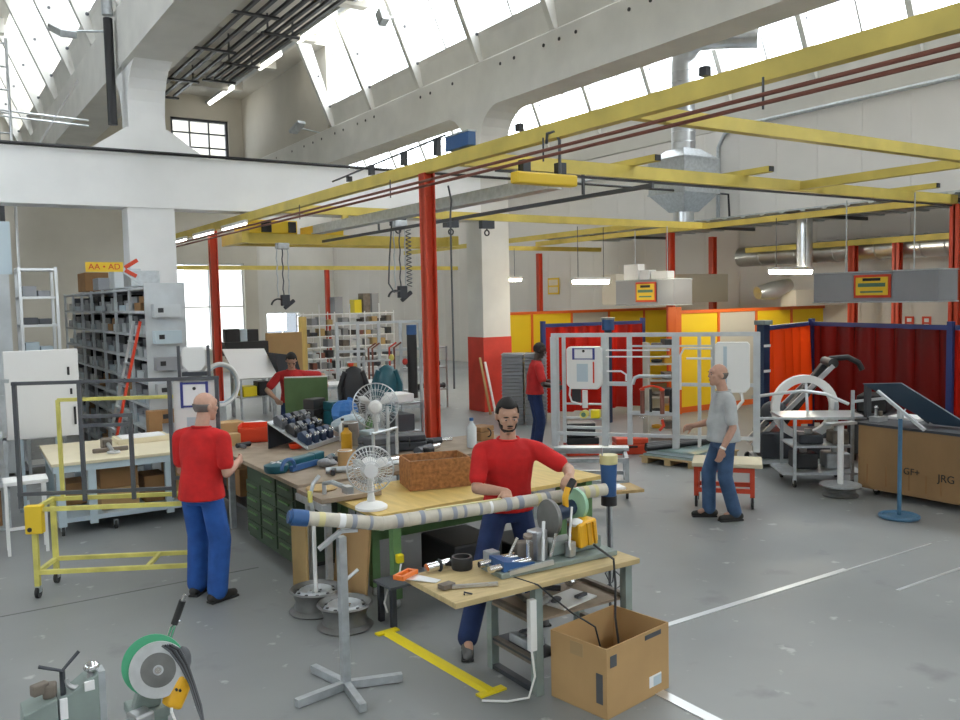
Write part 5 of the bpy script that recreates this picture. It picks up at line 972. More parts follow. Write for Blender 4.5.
q = thing('navy_board', 'large dark navy board leaning on top of the wooden crate', 'board', (9.75, 5.62, .892)); MB().cbox((.10, -.06, .235), (.03, 1.05, .50), 0, radians(-42) if False else 0, .18).o('panel', 'board_navy', q) if False else MB().add([(0.0, .66, .42), (.02, .18, .46), (.12, -.62, .0), (.10, -.18, .0)], [(0, 1, 2, 3)]).o('panel', 'board_navy', q).modifiers.new('thick', 'SOLIDIFY').__setattr__('thickness', .03)
MB().bar((.12, -.1, 0), (.04, .3, .32), .03).o('strut', 'dark_steel', q); MB().box(.0, .1, .62, .66, 0, .4).o('prop', 'dark_steel', q)
for i, (x, y, w, d_, lab) in enumerate(((10.0, 5.72, .35, .4, 'white sheets lying on the crate lid beside the navy board'), (9.6, 4.45, .5, .35, 'white sheet on the crate lid at the foot of the navy board'))):
    p = thing('paper_sheet', lab, 'paper', (x, y, .872), .05); MB().box(0, w, 0, d_, 0, .03).o('sheets', 'paper', p)
p = thing('pipe_vice', 'small pipe vice with knobs on the corner of the crate lid', 'vice', (9.6, 6.05, .872)); MB().box(0, .2, -.06, .06, 0, .06).o('base', 'steel', p); MB().cyl((.05, 0, .06), (.05, 0, .15), .02, 8).ell((.05, 0, .17), .025, 8, 5).o('screw', 'chrome', p, True); MB().cyl((.14, 0, .06), (.14, 0, .12), .025, 8).o('post', 'rust', p); MB().cyl((.2, -.2, .0), (.25, -.25, .16), .008, 6).o('lever', 'alu', p)
# blue stand
q = thing('blue_stand', 'blue post stand with round base and tilted bar head', 'stand', (8.77, 5.22, 0)); MB().ring((0, 0, .02), .19, .02, 'z', 28, 8).o('base_ring', 'stand_blue', q, True); MB().lathe([(.17, .005), (.17, .02), (.03, .035)], 24).o('base', 'stand_blue', q, True); MB().cyl((0, 0, .03), (0, 0, 1.12), .022, 12).o('post', 'stand_blue', q); MB().cyl((0, 0, 1.08), (0, 0, 1.17), .033, 12).o('collar', 'galv', q); MB().bar((-.04, .24, 1.36), (.03, -.25, .98), .04, .03).o('bar', 'galv', q)
# right cart/table behind crate etc.
q = thing('bin_cart', 'dark low machinery in the gloom behind the wooden crate', 'machine', (11.4, 6.9, 0), .4); MB().box(0, .9, 0, .6, .1, .7).o('body', 'dark_grey', q, bevel=.03); MB().box(.1, .7, .1, .5, .7, .95).o('head', 'black', q, bevel=.03)
for x in (.1, .8):
    for y in (.08, .52): MB().cyl((x, y-.02, .05), (x, y+.02, .05), .05, 10).o('wheel', 'black_rubber', q)
# teal machine on floor behind the young man
q = thing('teal_machine', 'teal pipe machine on the floor beyond the water bottle', 'machine', (6.2, 10.1, 0), .3); MB().box(0, .55, 0, .3, .05, .35).o('body', 'teal', q, bevel=.04); MB().cyl((.15, .15, .35), (.15, .15, .48), .1, 14).o('head', 'teal', q, True); MB().box(.35, .75, .08, .2, .35, .45).o('arm', 'blue_paint', q, bevel=.02)
for x in (.08, .47): MB().cyl((x, .02, .05), (x, .28, .05), .05, 12).o('roller', 'black_rubber', q)
# ================= BACK ZONE =================
q = thing('drafting_table', 'white tilted drawing table behind the bending worker', 'table', (5.7, 17.95, 0))
MB().add([(-.1, .0, .86), (.80, -.02, .84), (.72, .6, 1.44), (-.2, .62, 1.47)], [(0, 1, 2, 3)]).o('board', 'white_paint', q).modifiers.new('thick', 'SOLIDIFY').thickness = .03
legs4(q, 0, .7, .05, .55, .86, .04, 'galv'); MB().box(-.02, .75, .02, .58, .45, .47).o('shelf', 'galv', q); MB().box(-.1, .8, .55, .75, 1.28, 1.32).o('rear_shelf', 'dark_steel', q)
for x in (0, .7): MB().box(x-.02, x+.02, .66, .70, 0, 1.28).o('rear_leg', 'galv', q)
for i, (x, y, w, d_, z, h, m, lab) in enumerate(((5.6, 18.6, .95, .3, 1.325, .30, 'black', 'long black box behind the white drawing table'), (5.62, 18.62, .3, .25, 1.63, .28, 'black', 'small black box stacked on the long black box'), (5.93, 18.62, .16, .25, 1.63, .27, 'white_blue', 'pale blue packet between the small black boxes'), (6.10, 18.62, .24, .25, 1.63, .26, 'black', 'second small black box beside the pale blue packet'))):
    p = MB().box(x, x+w, y, y+d_, z, z+h).o('storage_box', m, bevel=.008); tag(p, lab, 'box')
q = thing('beige_panel', 'tan panel screen standing behind the drawing table', 'screen', (6.6, 18.9, 0)); MB().box(0, .85, 0, .04, .9, 1.78).o('panel', 'cardboard', q); 
for x in (.03, .78): MB().box(x, x+.04, 0, .04, 0, .9).o('leg', 'galv', q)
q = thing('monitor_arm_table', 'grey table with dark machine behind the drawing table', 'table', (6.55, 17.9, 0)); MB().box(0, 1.0, 0, .6, .88, .92).o('top', 'galv', q); legs4(q, .05, .95, .05, .55, .88, .04, 'galv'); MB().prism([(0, .92), (.5, .92), (.4, 1.3), (-.1, 1.38)], .1, .5, 'y').o('machine', 'dark_steel', q)
# big hose ring by the red post
q = thing('hose_coil', 'large white hose coil leaning near the slim red post', 'hose', (4.85, 16.55, .0)); MB().ring((0, 0, .92), .40, .035, ((.95, .3, 0), (0, .1, .99)), 36, 8).o('coil', 'white_plastic', q, True); MB().ring((0.02, .05, .92), .36, .03, ((.95, .3, 0), (0, .1, .99)), 36, 8).o('coil', 'white_blue', q, True)
MB().box(-.06, .06, -.1, .14, 0, .5).o('foot', 'galv', q)
for i, (x, y, w, d_, z, h, m, lab) in enumerate(((5.75, 18.0, .3, .4, .475, .22, 'strip_yellow', 'yellow container on the shelf of the drawing table'), (6.1, 18.05, .25, .35, .475, .3, 'black', 'black container on the shelf of the drawing table'), (3.0, 11.2, .5, .4, 0, .5, 'cardboard_dark', 'brown carton on the floor between bench and parts rack'))):
    p = MB().box(x, x+w, y, y+d_, z, z+h).o('container', m, bevel=.015); tag(p, lab, 'container')
# white wire shelving with parts
q = thing('wire_shelving', 'long white wire shelving loaded with small parts before the far wall', 'shelving', (8.1, 20.4, 0))
for i in range(7): MB().box(i*.42-.012, i*.42+.012, -.012, .012, 0, 2.4 if i % 2 else 2.2).o('upright', 'white_paint', q); MB().box(i*.42-.012, i*.42+.012, .43, .455, 0, 2.2).o('upright', 'white_paint', q)
for k in range(7): MB().box(-.02, 2.54, -.01, .45, .45+k*.28, .475+k*.28).o('shelf', 'white_paint', q)
random.seed(21)
for k in range(6):
    for i in range(6):
        for s in range(2):
            if random.random() < .85:
                m, cn = random.choice((('dark_steel', 'dark'), ('rust', 'brown'), ('ply', 'tan'), ('black', 'black'), ('galv', 'grey'), ('duct_grey', 'slate'), ('copper', 'reddish')))
                w, h = random.uniform(.1, .18), random.uniform(.08, .2)
                p = MB().box(0, w, 0, .3, 0, h).box(.01, w-.01, -.01, 0, h*.3, h*.8).o('parts_bin', m); p.location = (8.13+i*.42+s*.2, 20.45, .477+k*.28); tag(p, '%s parts bin on the white wire shelving' % cn, 'bin', '%s bins on the wire shelving' % cn)
for i, (x, w, h, m, lab) in enumerate(((8.2, .22, .5, 'strip_yellow', 'yellow panel leaning at the end of the wire shelving'),)):
    p = MB().box(x-.3, x-.1, 20.2, 20.24, 0, 2.1).o('leaning_sheet', 'wood_yellow'); tag(p, lab, 'panel')
for i, (x, w, h, m, lab) in enumerate(((9.0, .22, .42, 'duct_grey', 'grey file box on top of the wire shelving'), (9.55, .2, .34, 'strip_yellow', 'yellow box on top of the wire shelving'), (9.8, .2, .5, 'rust', 'brown file box on top of the wire shelving'), (10.05, .2, .5, 'duct_grey', 'tall grey file box on top of the wire shelving'))):
    p = MB().box(x, x+w, 20.5, 20.8, 2.16, 2.16+h).o('file_box', m); tag(p, lab, 'box')
for i in range(3):
    p = MB().bar((8.35+.3*i, 30.0, .0), (8.3+.33*i, 30.9, 3.2), .25, .04).o('leaning_sheet', ('duct_grey', 'white_blue', 'galv')[i]); tag(p, ('dark grey', 'pale blue', 'light grey')[i]+' long sheet leaning on the back wall', 'sheet') if False else (bpy.data.objects.remove(p))
# second installation frame
q = thing('pipe_module', 'grey installation frame with pipes standing beyond the tool bench', 'frame', (7.05, 16.0, 0), radians(-14))
for x in (0, .42, .85, 1.3, 1.72, 1.95): MB().box(x-.03, x+.03, -.025, .025, .32, 2.05).o('upright', 'frame_grey', q)
for z in (2.02, 1.45, 1.0, .36): MB().bar((0, 0, z), (1.95, 0, z), .05, .05).o('crossbar', 'frame_grey', q)
for x, m in ((.62, 'copper'), (1.05, 'red_base'), (1.15, 'copper'), (.7, 'copper')): MB().tube([(x, -.04, .4), (x, -.04, 1.5), (x+.15, -.04, 1.6)], .02, 6).o('pipe', m, q, True)
MB().cyl((1.52, -.06, .45), (1.52, -.06, 1.75), .10, 14).o('cylinder', 'black', q, True); MB().cyl((1.52, -.06, 1.75), (1.52, -.06, 1.95), .105, 14).o('cylinder_cap', 'blue_paint', q, True)
for k in range(5): MB().ell((.25+.28*k, -.05, 1.2+.1*(k % 2)), (.06, .04, .07), 8, 5).o('fitting', ('bin_red', 'rust', 'dark_steel', 'cart_yellow', 'red_base')[k], q, True)
MB().box(-.1, 2.05, -.3, .3, .26, .31).o('deck', 'galv', q)
for x in (0, 1.95):
    for y in (-.25, .25): MB().cyl((x-.02, y, .08), (x+.02, y, .08), .08, 12).o('wheel', 'black_rubber', q); MB().box(x-.02, x+.02, y-.02, y+.02, .08, .26).o('fork', 'galv', q)
cistern('white cistern tank in the far grey installation frame', 8.72, 15.45, 1.1, .24, .75, radians(-14), False)
q = trolley('light_table', 'light steel trestle table between bench and far frame', (6.15, 14.6, 0), radians(-12), 1.0, .6, .92, 'galv', .04); MB().box(-.05, 1.05, -.05, .65, .922, .95).o('top', 'white_paint', q)
q = thing('parts_shelf', 'low grey shelf with pipe parts beside the concrete column', 'shelf', (9.2, 16.9, 0))
for z in (.4, .9, 1.35): MB().box(0, .95, 0, .5, z, z+.03).o('board', 'galv', q)
for x in (0, .92):
    for y in (0, .47): MB().box(x, x+.03, y, y+.03, 0, 1.4).o('post', 'galv', q)
for i in range(8):
    z = (.432, .932, 1.382)[i % 3]; x = 9.25+.22*(i // 2 % 4); m, cn = (('dark_steel', 'dark'), ('rust', 'brown'), ('black', 'black'))[(i*2) % 3]
    p = thing('pipe_part', '%s pipe part on the low grey shelf, %s board' % (cn, ('bottom', 'middle', 'top')[i % 3]), 'part', (x, 16.95+.22*(i % 2), z), 0, 'pipe parts on the low shelf'); MB().cyl((0, 0, .066), (.14, .0, .066), .05, 10).o('body', m, p, True); MB().cyl((.14, 0, .066), (.17, 0, .066), .065, 10).o('flange', m, p, True)
# extension board by the young man
q = thing('board_offcut', 'wooden board with papers projecting behind the young man', 'board', (4.75, 5.65, 0), radians(-18)); MB().box(0, .55, 0, .3, .73, .755).o('board', 'ply', q); MB().box(.25, .29, .1, .14, 0, .73).o('prop', 'galv', q); MB().box(.1, .4, .05, .2, .755, .775).o('papers', 'paper', q)
# ================= FRONT LEFT MACHINES =================
q = thing('machine_bench', 'low grey bench carrying the green saw and clamp machine', 'bench', (.1, 3.85, 0)); MB().box(0, 1.05, 0, .55, .22, .26).o('top', 'mach_green', q, bevel=.004); legs4(q, .05, 1.0, .05, .5, .22, .05, 'mach_green')
ms = thing('pipe_saw', 'pipe saw with bright green guard and bare steel disc near the yellow cart', 'saw', (.875, 4.18, .262))
n_ = (-.30, -.93, .18)
MB().lathe([(.001, .0), (.05, .0), (.055, .004), (.085, .006), (.09, .0), (.15, -.002), (.165, .008), (.163, .02), (.001, .02)], 40, discM((0, 0, .31), n_)).o('steel_disc', 'disc_steel', ms, True, label='brushed steel saw disc')
MB().lathe([(.03, .021), (.10, .021), (.10, .024), (.03, .024)], 32, discM((0, 0, .31), n_), closed=True).o('disc_ring', 'rim', ms, True); MB().lathe([(.001, .032), (.018, .032), (.02, .02), (.001, .02)], 16, discM((0, 0, .31), n_)).o('disc_nut', 'chrome', ms, True)
MB().lathe([(.001, -.075), (.10, -.08), (.155, -.06), (.175, -.03), (.177, .0), (.165, .0), (.001, -.01)], 36, discM((-.025, .02, .335), n_)).o('guard', 'saw_green', ms, True, label='bright green guard')
MB().box(-.16, .06, .02, .26, -.0, .06).o('base', 'mach_green', ms, bevel=.01); MB().prism([(-.14, .06), (.02, .06), (.04, .28), (-.06, .3)], .06, .16, 'y').o('body', 'mach_green', ms, bevel=.015); MB().cbox((-.12, -.03, .05), (.12, .12, .1), .3).o('vice', 'steel', ms, bevel=.015)
MB().cbox((.095, -.035, .165), (.10, .10, .19), .25, 0, .55).o('motor', 'mach_yellow', ms, bevel=.02)
MB().cyl((.075, -.10, .20), (.075, -.085, .20), .008, 8).cyl((.095, -.10, .19), (.095, -.085, .19), .008, 8).o('screw_hole', 'black', ms)
MB().tube([(.06, .1, .40), (.1, .08, .52), (.13, .06, .56)], .009, 8).o('stem', 'chrome', ms, True); MB().tube([(.085, .1, .40), (.12, .07, .52), (.14, .05, .56)], .008, 8).o('stem', 'chrome', ms, True); MB().tube([(.115, .06, .54), (.165, .04, .68)], .021, 12).o('grip', 'black', ms, True); MB().tube([(.165, .04, .68), (.18, .035, .715)], .012, 10).o('grip_tip', 'chrome', ms, True)
for k in range(5): MB().tube([(.02+.012*k, -.03-.006*k, .46), (.06+.014*k, -.05, .42), (.11+.01*k, -.07, .33), (.15+.006*k, -.10, .22), (.17+.006*k, -.16, .1), (.185, -.25, .01)], .007, 6).o('cord', 'black' if k % 2 else 'dark_grey', ms, True)
MB().tube([(.06, -.04, .16), (.04, -.1, .08), (.06, -.14, .0)], .008, 6).o('white_wire', 'white_plastic', ms, True)
MB().ell((.14, -.01, .34), (.05, .05, .08), 12, 7).o('cord_coil', 'dark_grey', ms, True)
ms.scale = (.80, .80, .80); ms.location.z = .26
for z_ in (0,): MB().box(-.15, .05, .03, .25, 0, .30).o('pedestal', 'mach_green', ms, bevel=.01)
for c_ in ms.children:
    if c_.name.split('.')[0] not in ('pedestal',): c_.location.z += .28
mc = thing('clamp_machine', 'grey steel clamp machine with forked rod beside the green saw', 'machine', (.42, 4.02, .262))
MB().prism([(-.14, 0), (.0, 0), (.0, .34), (-.13, .30)], -.02, .14, 'y').o('side_plate', 'mach_green', mc, bevel=.004); MB().prism([(.005, 0), (.17, 0), (.17, .40), (.12, .38), (.06, .34), (.005, .33)], .0, .12, 'y').o('front_plate', 'mach_green', mc, bevel=.004)
MB().box(.172, .20, .02, .1, 0, .40).o('bracket', 'galv', mc); MB().cyl((.03, .03, .33), (.03, .03, .44), .012, 8).o('rod', 'dark_steel', mc); MB().tube([(-.06, .03, .48), (.03, .03, .44), (.10, .03, .51)], .008, 8).o('fork', 'dark_steel', mc, True)
MB().ring((.09, .03, .40), .05, .012, 'y', 14, 6, pi, 2*pi).o('curve', 'steel', mc, True); MB().ell((.15, .05, .42), (.035, .03, .025), 10, 6).o('cap_nut', 'chrome', mc, True); MB().cbox((-.06, .04, .38), (.07, .04, .05), .4).cbox((-.02, .05, .36), (.05, .06, .06), -.3).o('clamp_jaw', 'rust', mc, bevel=.008)
MB().box(.01, .04, -.012, .0, .24, .33).o('label_plate', 'paper', mc); MB().box(.11, .15, -.012, .0, .34, .38).o('label_plate', 'paper', mc)
MB().cbox((.23, .06, .05), (.06, .1, .1), .3).cyl((.2, .05, .06), (.29, .05, .08), .03, 10).o('foot_clamp', 'steel', mc, bevel=.01)
q = thing('white_tube_frame', 'bent white tube at the corner of the low bench', 'tube', (.12, 3.95, .262)); MB().tube([(-.1, .05, .58), (.02, .02, .54), (.05, .0, .49), (.05, .0, .0)], .012, 8).o('tube', 'white_paint', q, True)
mc_z = .18
for c_ in mc.children: c_.location.z += mc_z
MB().box(-.15, .2, -.02, .15, 0, .19).o('pedestal', 'mach_green', mc, bevel=.01)
# ================= PEOPLE =================
mat('skin_light', (.52, .30, .22), .55, var=.06, scale=30); mat('skin_tan', (.50, .29, .20), .55, var=.06, scale=30); mat('skin_dark', (.045, .025, .02), .45)
mat('tee_red', (.56, .012, .012), .85, var=.14, scale=9, bump=.35); mat('polo_red', (.50, .02, .02), .85, var=.14, scale=9, bump=.3); mat('shirt_grey', (.44, .46, .47), .85, var=.10, scale=9, bump=.35)
mat('trousers_blue', (.018, .085, .32), .85, var=.2, scale=8, bump=.35); mat('trousers_navy', (.012, .028, .10), .85, var=.2, scale=8, bump=.3); mat('trousers_work', (.05, .10, .20), .85, var=.25, scale=7, bump=.3); mat('patch_navy', (.012, .016, .035), .85)
mat('hair_black', (.012, .010, .009), .7); mat('hair_grey', (.16, .14, .13), .8); mat('shoe_dark', (.03, .028, .026), .6); mat('shoe_grey', (.12, .12, .12), .7); mat('eye_shaded', (.38, .33, .30), .4)  # eye whites are darkened, their shade is put into the colour
def bake(ob, vox, it):
    m = ob.modifiers.new('r', 'REMESH'); m.mode = 'VOXEL'; m.voxel_size = vox; m.adaptivity = 0
    if it: s = ob.modifiers.new('s', 'SMOOTH'); s.factor = .5; s.iterations = it
    dg = bpy.context.evaluated_depsgraph_get(); dg.update(); me = bpy.data.meshes.new_from_object(ob.evaluated_get(dg))
    ob.modifiers.clear(); old = ob.data; mats = list(old.materials); ob.data = me; me.materials.clear()
    for q in mats: me.materials.append(q)
    me.polygons.foreach_set('material_index', [0]*len(me.polygons)); me.polygons.foreach_set('use_smooth', [True]*len(me.polygons)); bpy.data.meshes.remove(old)
    return ob
def caps(b, p, q, r1, r2, n=12):   # tapered capsule
    p, q = Vector(p), Vector(q); d = (q-p).normalized(); pts = []; rs = []
    for a in (80, 50, 20): pts.append(p-d*r1*sin(radians(a))); rs.append(r1*cos(radians(a)))
    pts += [p, q]; rs += [r1, r2]
    for a in (20, 50, 80): pts.append(q+d*r2*sin(radians(a))); rs.append(r2*cos(radians(a)))
    b.tube(pts, rs, n)
def loft(b, rings, n=18):
    vs = []; m = len(rings)
    for c, rx, ry, ax in rings:
        c = Vector(c)
        for j in range(n):
            a = 2*pi*j/n; vs.append(c+Vector((ax[0], ax[1], 0))*rx*cos(a)+Vector((-ax[1], ax[0], 0))*ry*sin(a))
    b.add(vs, [(i*n+j, i*n+(j+1) % n, (i+1)*n+(j+1) % n, (i+1)*n+j) for i in range(m-1) for j in range(n)]+[tuple(range(n))[::-1], tuple((m-1)*n+j for j in range(n))])
def ik(S, Wp, l1, l2, pole):
    S, Wp = Vector(S), Vector(Wp); d = Wp-S; L = min(d.length, (l1+l2)*.998); u = d.normalized(); Wp = S+u*L
    a = (l1*l1-l2*l2+L*L)/(2*L); h = math.sqrt(max(0, l1*l1-a*a)); pl = Vector(pole); pl = (pl-u*pl.dot(u)).normalized()
    return S+u*a+pl*h, Wp
def hand(b, w, d, nrm, side, curl=.5, s=1.):
    """palm from wrist w along d; nrm is the palm's normal (towards the inside of the hand)"""
    w, d, nrm = Vector(w), Vector(d).normalized(), Vector(nrm); nrm = (nrm-d*nrm.dot(d)).normalized(); sd = d.cross(nrm)*side
    for k in (-1, 0, 1): caps(b, w+d*.005*s+sd*.017*k*s, w+d*.075*s+sd*.026*k*s, .018*s, .015*s, 8)
    for k, L in enumerate((.066, .075, .07, .055)):
        o = (k-1.5)*.0205*s; p0 = w+d*.085*s+sd*o*-1
        c1, c2 = curl*.9, curl*1.9
        p1 = p0+(d*cos(c1)+nrm*sin(c1))*L*.55*s; p2 = p1+(d*cos(c2)+nrm*sin(c2))*L*.5*s
        caps(b, p0, p1, .0100*s, .0092*s, 8); caps(b, p1, p2, .0092*s, .0078*s, 8)
    t0 = w+d*.02*s+sd*.028*s; t1 = t0+(d*.6+sd*.65+nrm*.35).normalized()*.045*s; t2 = t1+(d*.8+sd*.1+nrm*.5).normalized()*.033*s
    caps(b, t0, t1, .014*s, .0115*s, 8); caps(b, t1, t2, .0115*s, .009*s, 8)
def person(label, loc, rz, J, mats, hair, s=1., belly=0., group=None, watch=False):
    skin, top, leg, hairm, shoe = mats
    t = thing('person', label, 'person', loc, rz)
    inv = (Matrix.Translation(loc) @ Matrix.Rotation(rz, 4, 'Z')).inverted()
    W = lambda p: inv @ Vector(p)
    g = lambda k, dflt: Vector(J.get(k, dflt))
    P = g('P', (0, 0, .95)); C = g('C', (0, .01, 1.22)); Nk = g('N', (0, 0, 1.47)); Hd = g('H', (0, .045, 1.625))
    tw = J.get('twist', 0); ax = (cos(tw), sin(tw)); sh = J.get('sw', .185)
    SL = Nk+Vector((-ax[0]*sh, -ax[1]*sh, -.105)); SR = Nk+Vector((ax[0]*sh, ax[1]*sh, -.105))
    wl = W(J['wLw']) if 'wLw' in J else g('wL', (-.26, .06, .86)); wr = W(J['wRw']) if 'wRw' in J else g('wR', (.26, .06, .86))
    EL, wl = ik(SL, wl, .29, .26, J.get('pL', (-.4, -1, -.3))); ER, wr = ik(SR, wr, .29, .26, J.get('pR', (.4, -1, -.3)))
    HL = P+Vector((-.09, 0, -.03)); HR = P+Vector((.09, 0, -.03))
    AL = W(J['aLw']) if 'aLw' in J else g('aL', (-.11, 0, .09)); AR = W(J['aRw']) if 'aRw' in J else g('aR', (.11, 0, .09))
    LL = (HL-AL).length*.507; LR = (HR-AR).length*.507
    KL, AL = ik(HL, AL, LL, LL, J.get('kpL', (-.15, 1, 0))); KR, AR = ik(HR, AR, LR, LR, J.get('kpR', (.15, 1, 0)))
    # body (skin)
    b = MB()
    loft(b, [(P-Vector((0, 0, .08)), .13, .09, (1, 0)), (P+Vector((0, 0, .05)), .14, .10, (1, 0)), (P*.45+C*.55, .13, .095+belly*.5, ax), (C, .15, .105, ax), (Nk-Vector((0, .0, .08)), .16, .09, ax), (Nk-Vector((0, 0, .02)), .08, .06, ax)])
    caps(b, Nk-Vector((0, 0, .06)), Nk*.45+Hd*.55, .062, .055)
    for S, E, w_, sd_, hn, hd, cu in ((SL, EL, wl, 1, J.get('nL', (.8, 0, -.3)), J.get('dL'), J.get('cL', .5)), (SR, ER, wr, -1, J.get('nR', (-.8, 0, -.3)), J.get('dR'), J.get('cR', .5))):
        caps(b, S, E, .050, .040); caps(b, E, E*.65+w_*.35, .041, .042); caps(b, E*.65+w_*.35, w_, .042, .027)
        dv = Vector(hd) if hd else (w_-E); hand(b, w_, dv, hn, sd_, cu)
    for h_, k_, a_ in ((HL, KL, AL), (HR, KR, AR)): caps(b, h_, k_, .078, .052); caps(b, k_, a_, .054, .038); caps(b, a_, a_+Vector((0, .1, -.03)), .035, .03)
    HM = Matrix.Translation(Hd) @ Euler((J.get('hp', 0), J.get('hr', 0), J.get('hy', 0))).to_matrix().to_4x4()
    def he(c, r): b.ell(HM @ Vector(c), r, 16, 10, HM.to_3x3())
    he((0, -.012, .028), (.076, .096, .094)); he((0, .028, -.040), (.060, .066, .072)); he((0, .062, -.092), (.030, .028, .024)); he((0, .072, .045), (.052, .022, .03))
    he((0, .100, -.012), (.0125, .020, .014)); he((0, .092, .012), (.010, .016, .03)); he((0, .086, -.052), (.024, .014, .010)); he((.042, .06, -.012), (.024, .026, .022)); he((-.042, .06, -.012), (.024, .026, .022))
    for e in (-1, 1): he((e*.079, -.010, -.004), (.011, .022, .032))
    bake(b.o('body', skin, t), .0075, 4)
    # face and hair
    for e in (-1, 1):
        m = MB().ell(HM @ Vector((e*.031, .0835, .010)), (.012, .006, .0045), 10, 6, HM.to_3x3()).o('eye', 'eye_shaded', t, True); MB().ell(HM @ Vector((e*.031, .090, .009)), (.0062, .004, .0048), 8, 5, HM.to_3x3()).o('iris', 'hair_black', m)
        MB().ell(HM @ Vector((e*.033, .094, .033)), (.021, .006, .0055), 10, 5, HM.to_3x3()).o('eyebrow', hairm, t, True)
    m = MB().ell(HM @ Vector((0, .0965, -.0525)), (.021, .006, .0045), 10, 5, HM.to_3x3()).o('lips', 'copper' if skin != 'skin_dark' else 'hair_black', t, True)
    def cap(name, test, r, c=(0, -.012, .028), mm=None):
        v = MB().ell((0, 0, 0), (1, 1, 1), 40, 26); keep = []
        for f in v.f:
            pc = sum((Vector(v.v[i]) for i in f), Vector())/4
            if test(pc): keep.append(f)
        o_ = MB(); o_.add([HM @ (Vector(c)+Vector((x*r[0], y*r[1], z*r[2]))) for x, y, z in v.v], keep); ob = o_.o(name, mm or hairm, t, True)
        bm = bmesh.new(); bm.from_mesh(ob.data); bmesh.ops.delete(bm, geom=[q for q in bm.verts if not q.link_faces], context='VERTS'); bm.to_mesh(ob.data); bm.free()
        md = ob.modifiers.new('thick', 'SOLIDIFY'); md.thickness = .012; md.offset = -.6; return ob
    if hair == 'short':
        cap('hair', lambda p: p.z > .42+.25*max(0, p.y) or (p.y < -.05 and p.z > -.75) or (p.y < .25 and p.z > -.05 and abs(p.x) > .8), (.083, .104, .108)); cap('quiff', lambda p: p.z > .55 and p.y > -.2, (.072, .085, .118), (0, .004, .03))
        cap('beard', lambda p: p.z < -.05 and (p.z < -.42 or abs(p.x) > .78) and p.y > -.35, (.0645, .0715, .076), (0, .028, -.040)); MB().ell(HM @ Vector((0, .0995, -.036)), (.024, .006, .0055), 10, 5, HM.to_3x3()).o('moustache', hairm, t, True)
    elif hair == 'bald': cap('hair', lambda p: -.62 < p.z < .04 and p.y < .04 and not (abs(p.x) < .2 and p.y > 0), (.0795, .1, .098))
    elif hair == 'crop': cap('hair', lambda p: p.z > .45+.2*max(0, p.y) or (p.y < -.05 and p.z > -.7), (.0795, .1, .099))
    elif hair == 'full': cap('hair', lambda p: p.z > .40+.3*max(0, p.y) or (p.y < -.0 and p.z > -.75) or (p.y < .25 and p.z > .0 and abs(p.x) > .8), (.086, .107, .112))
    # shirt
    b = MB(); hz = J.get('hem', .86)
    loft(b, [(Vector((P.x, P.y, hz)), .200, .150+belly, (1, 0)), (P+Vector((0, 0, .05)), .180, .136+belly, (1, 0)), (P*.45+C*.55+Vector((0, belly*.6, 0)), .172, .130+belly, ax), (C, .184, .135, ax), (Nk-Vector((0, .0, .15)), .20, .125, ax), (Nk-Vector((0, 0, .085)), .185, .108, ax), (Nk-Vector((0, 0, .05)), .135, .09, ax), (Nk-Vector((0, 0, .02)), .088, .076, ax)])
    for S, E in ((SL, EL), (SR, ER)): caps(b, S+(E-S)*.06, S*.28+E*.72, .068, .066, 14); caps(b, S+(Nk-S)*.45+Vector((0, 0, -.02)), S, .06, .064, 12)
    ob = bake(b.o('shirt', top, t), .011, 5)
    MB().ring(Nk+Vector((0, .004, -.018)), .078, .009, ((ax[0], ax[1], 0), (-ax[1]*.95, ax[0]*.95, -.1)), 24, 8).o('collar', top, t, True)
    # trousers
    b = MB(); loft(b, [(P-Vector((0, 0, .13)), .15, .112, (1, 0)), (P-Vector((0, 0, .03)), .163, .120+belly*.5, (1, 0)), (P+Vector((0, 0, .04)), .155, .115+belly*.5, (1, 0))])
    for h_, k_, a_ in ((HL, KL, AL), (HR, KR, AR)): bg = J.get('bag', 1.); caps(b, h_+Vector((0, 0, -.03)), k_, .094*min(bg, 1.02), .080*bg, 14); caps(b, k_, a_*.985+k_*.015, .080*bg, .074*bg, 14)
    bake(b.o('trousers', leg, t), .011, 4)
    # shoes
    for i, (a_, yaw) in enumerate(((AL, J.get('fL', .15)), (AR, J.get('fR', -.15)))):
        f = Vector((-sin(yaw), cos(yaw), 0)); z0 = a_.z-.09; b = MB()
        base = Vector((a_.x, a_.y, z0)); caps(b, base+f*-.055+Vector((0, 0, .046)), base+f*.05+Vector((0, 0, .046)), .045, .046, 10); caps(b, base+f*.05+Vector((0, 0, .042)), base+f*.16+Vector((0, 0, .034)), .044, .034, 10); caps(b, base+Vector((0, 0, .06)), base+Vector((0, 0, .12)), .046, .044, 10)
        o_ = bake(b.o('shoe', shoe, t), .009, 4)
        for v in o_.data.vertices:
            if v.co.z < z0+.008: v.co.z = z0+.008
        MB().cbox(base+f*.05+Vector((0, 0, .009)), (.085, .27, .018), math.atan2(-f.x, f.y)).o('sole', 'black_rubber', t, bevel=.006)
    if watch: d = (wl-EL).normalized(); MB().cyl(wl-d*.035, wl-d*.012, .034, 16).o('watch', 'white_plastic', t, True)
    return t
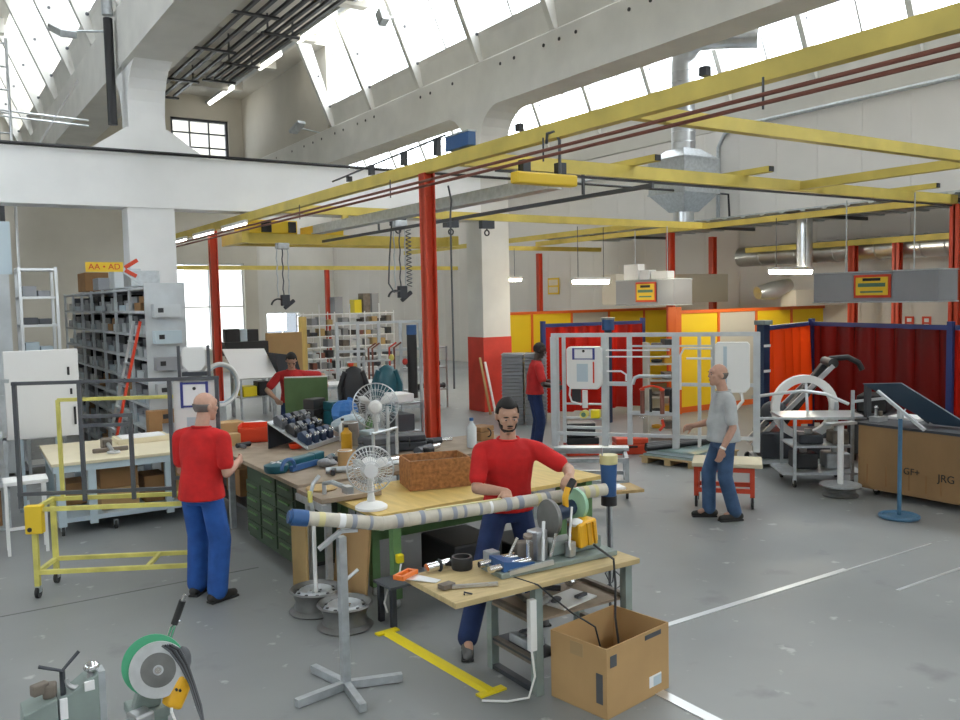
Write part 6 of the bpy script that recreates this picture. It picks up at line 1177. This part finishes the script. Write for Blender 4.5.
person('young bearded man in a red T-shirt holding the tube at the pipe saw', (3.62, 5.20, 0), radians(153), dict(P=(0, -.02, .93), C=(0, .04, 1.2), N=(0, .06, 1.445), H=(.01, .115, 1.598), hp=-.30, hy=.10, sw=.20, twist=-.05,
    wRw=(3.40, 4.90, 1.10), dR=(.1, 1, -.35), nR=(0, -.3, -1), cR=.55, pR=(1, -.7, -.3), wLw=(3.74, 4.62, 1.21), dL=(.45, .9, -.2), nL=(.3, .2, -1), cL=.8, pL=(-1, -.5, -.5), aRw=(3.10, 4.98, .09), aLw=(3.85, 5.18, .09), fR=-.1, fL=.25, hem=.88),
    ('skin_tan', 'tee_red', 'trousers_navy', 'hair_black', 'shoe_grey'), 'short')
person('balding older man in red T-shirt and bright blue trousers at the brown bench', (1.92, 7.20, 0), radians(-50), dict(P=(0, -.01, .94), C=(0, .0, 1.22), N=(0, .02, 1.46), H=(.01, .085, 1.60), hy=-.45, hp=-.05, sw=.205, wR=(.20, .24, 1.12), dR=(-.25, 1, .1), nR=(-1, .2, 0), pR=(.25, -.7, -1), wL=(-.10, .27, 1.10), pL=(-.5, -.7, -1), aL=(-.13, .06, .09), aR=(.14, -.05, .09), fR=-.35, fL=.1, hem=.85, bag=1.15),
    ('skin_light', 'tee_red', 'trousers_blue', 'hair_grey', 'shoe_dark'), 'bald', belly=.03)
person('bald man in a light grey short-sleeved shirt and work trousers by the red trolley', (7.28, 6.34, 0), radians(60), dict(P=(0, 0, .92), C=(0, .0, 1.18), N=(0, .0, 1.42), H=(0, .06, 1.575), hp=.03, hy=.1, sw=.19, wL=(-.24, .10, .80), dL=(.05, .25, -1), nL=(1, .1, 0), pL=(-.2, -1, 0), wR=(.2, .28, 1.0), aL=(-.10, -.09, .09), aR=(.10, .13, .09), hem=.86),
    ('skin_light', 'shirt_grey', 'trousers_work', 'hair_grey', 'shoe_dark'), 'bald', belly=.035, watch=True)
person('dark-haired worker in red shirt and navy trousers standing beside the tray stack', (8.18, 10.95, 0), radians(-115), dict(P=(0, 0, .95), N=(0, .03, 1.47), H=(0, .09, 1.615), hp=-.3, wL=(-.2, .34, 1.1), wR=(.22, .32, 1.05), pL=(-.7, -1, -.5), pR=(.7, -1, -.5), hem=.93),
    ('skin_dark', 'polo_red', 'trousers_navy', 'hair_black', 'shoe_dark'), 'crop')
person('dark-haired worker in a red polo shirt bending over behind the green board', (4.98, 13.12, 0), radians(160), dict(P=(0, -.12, .92), C=(0, .0, 1.16), N=(0, .16, 1.42), H=(0.0, .26, 1.55), hp=-.75, sw=.20, wR=(.26, .42, .98), wL=(-.52, .36, 1.20), pL=(-.6, -.8, .2), pR=(1, -.5, -.2), aL=(-.14, -.1, .09), aR=(.14, -.08, .09)),
    ('skin_tan', 'polo_red', 'trousers_navy', 'hair_black', 'shoe_dark'), 'full')
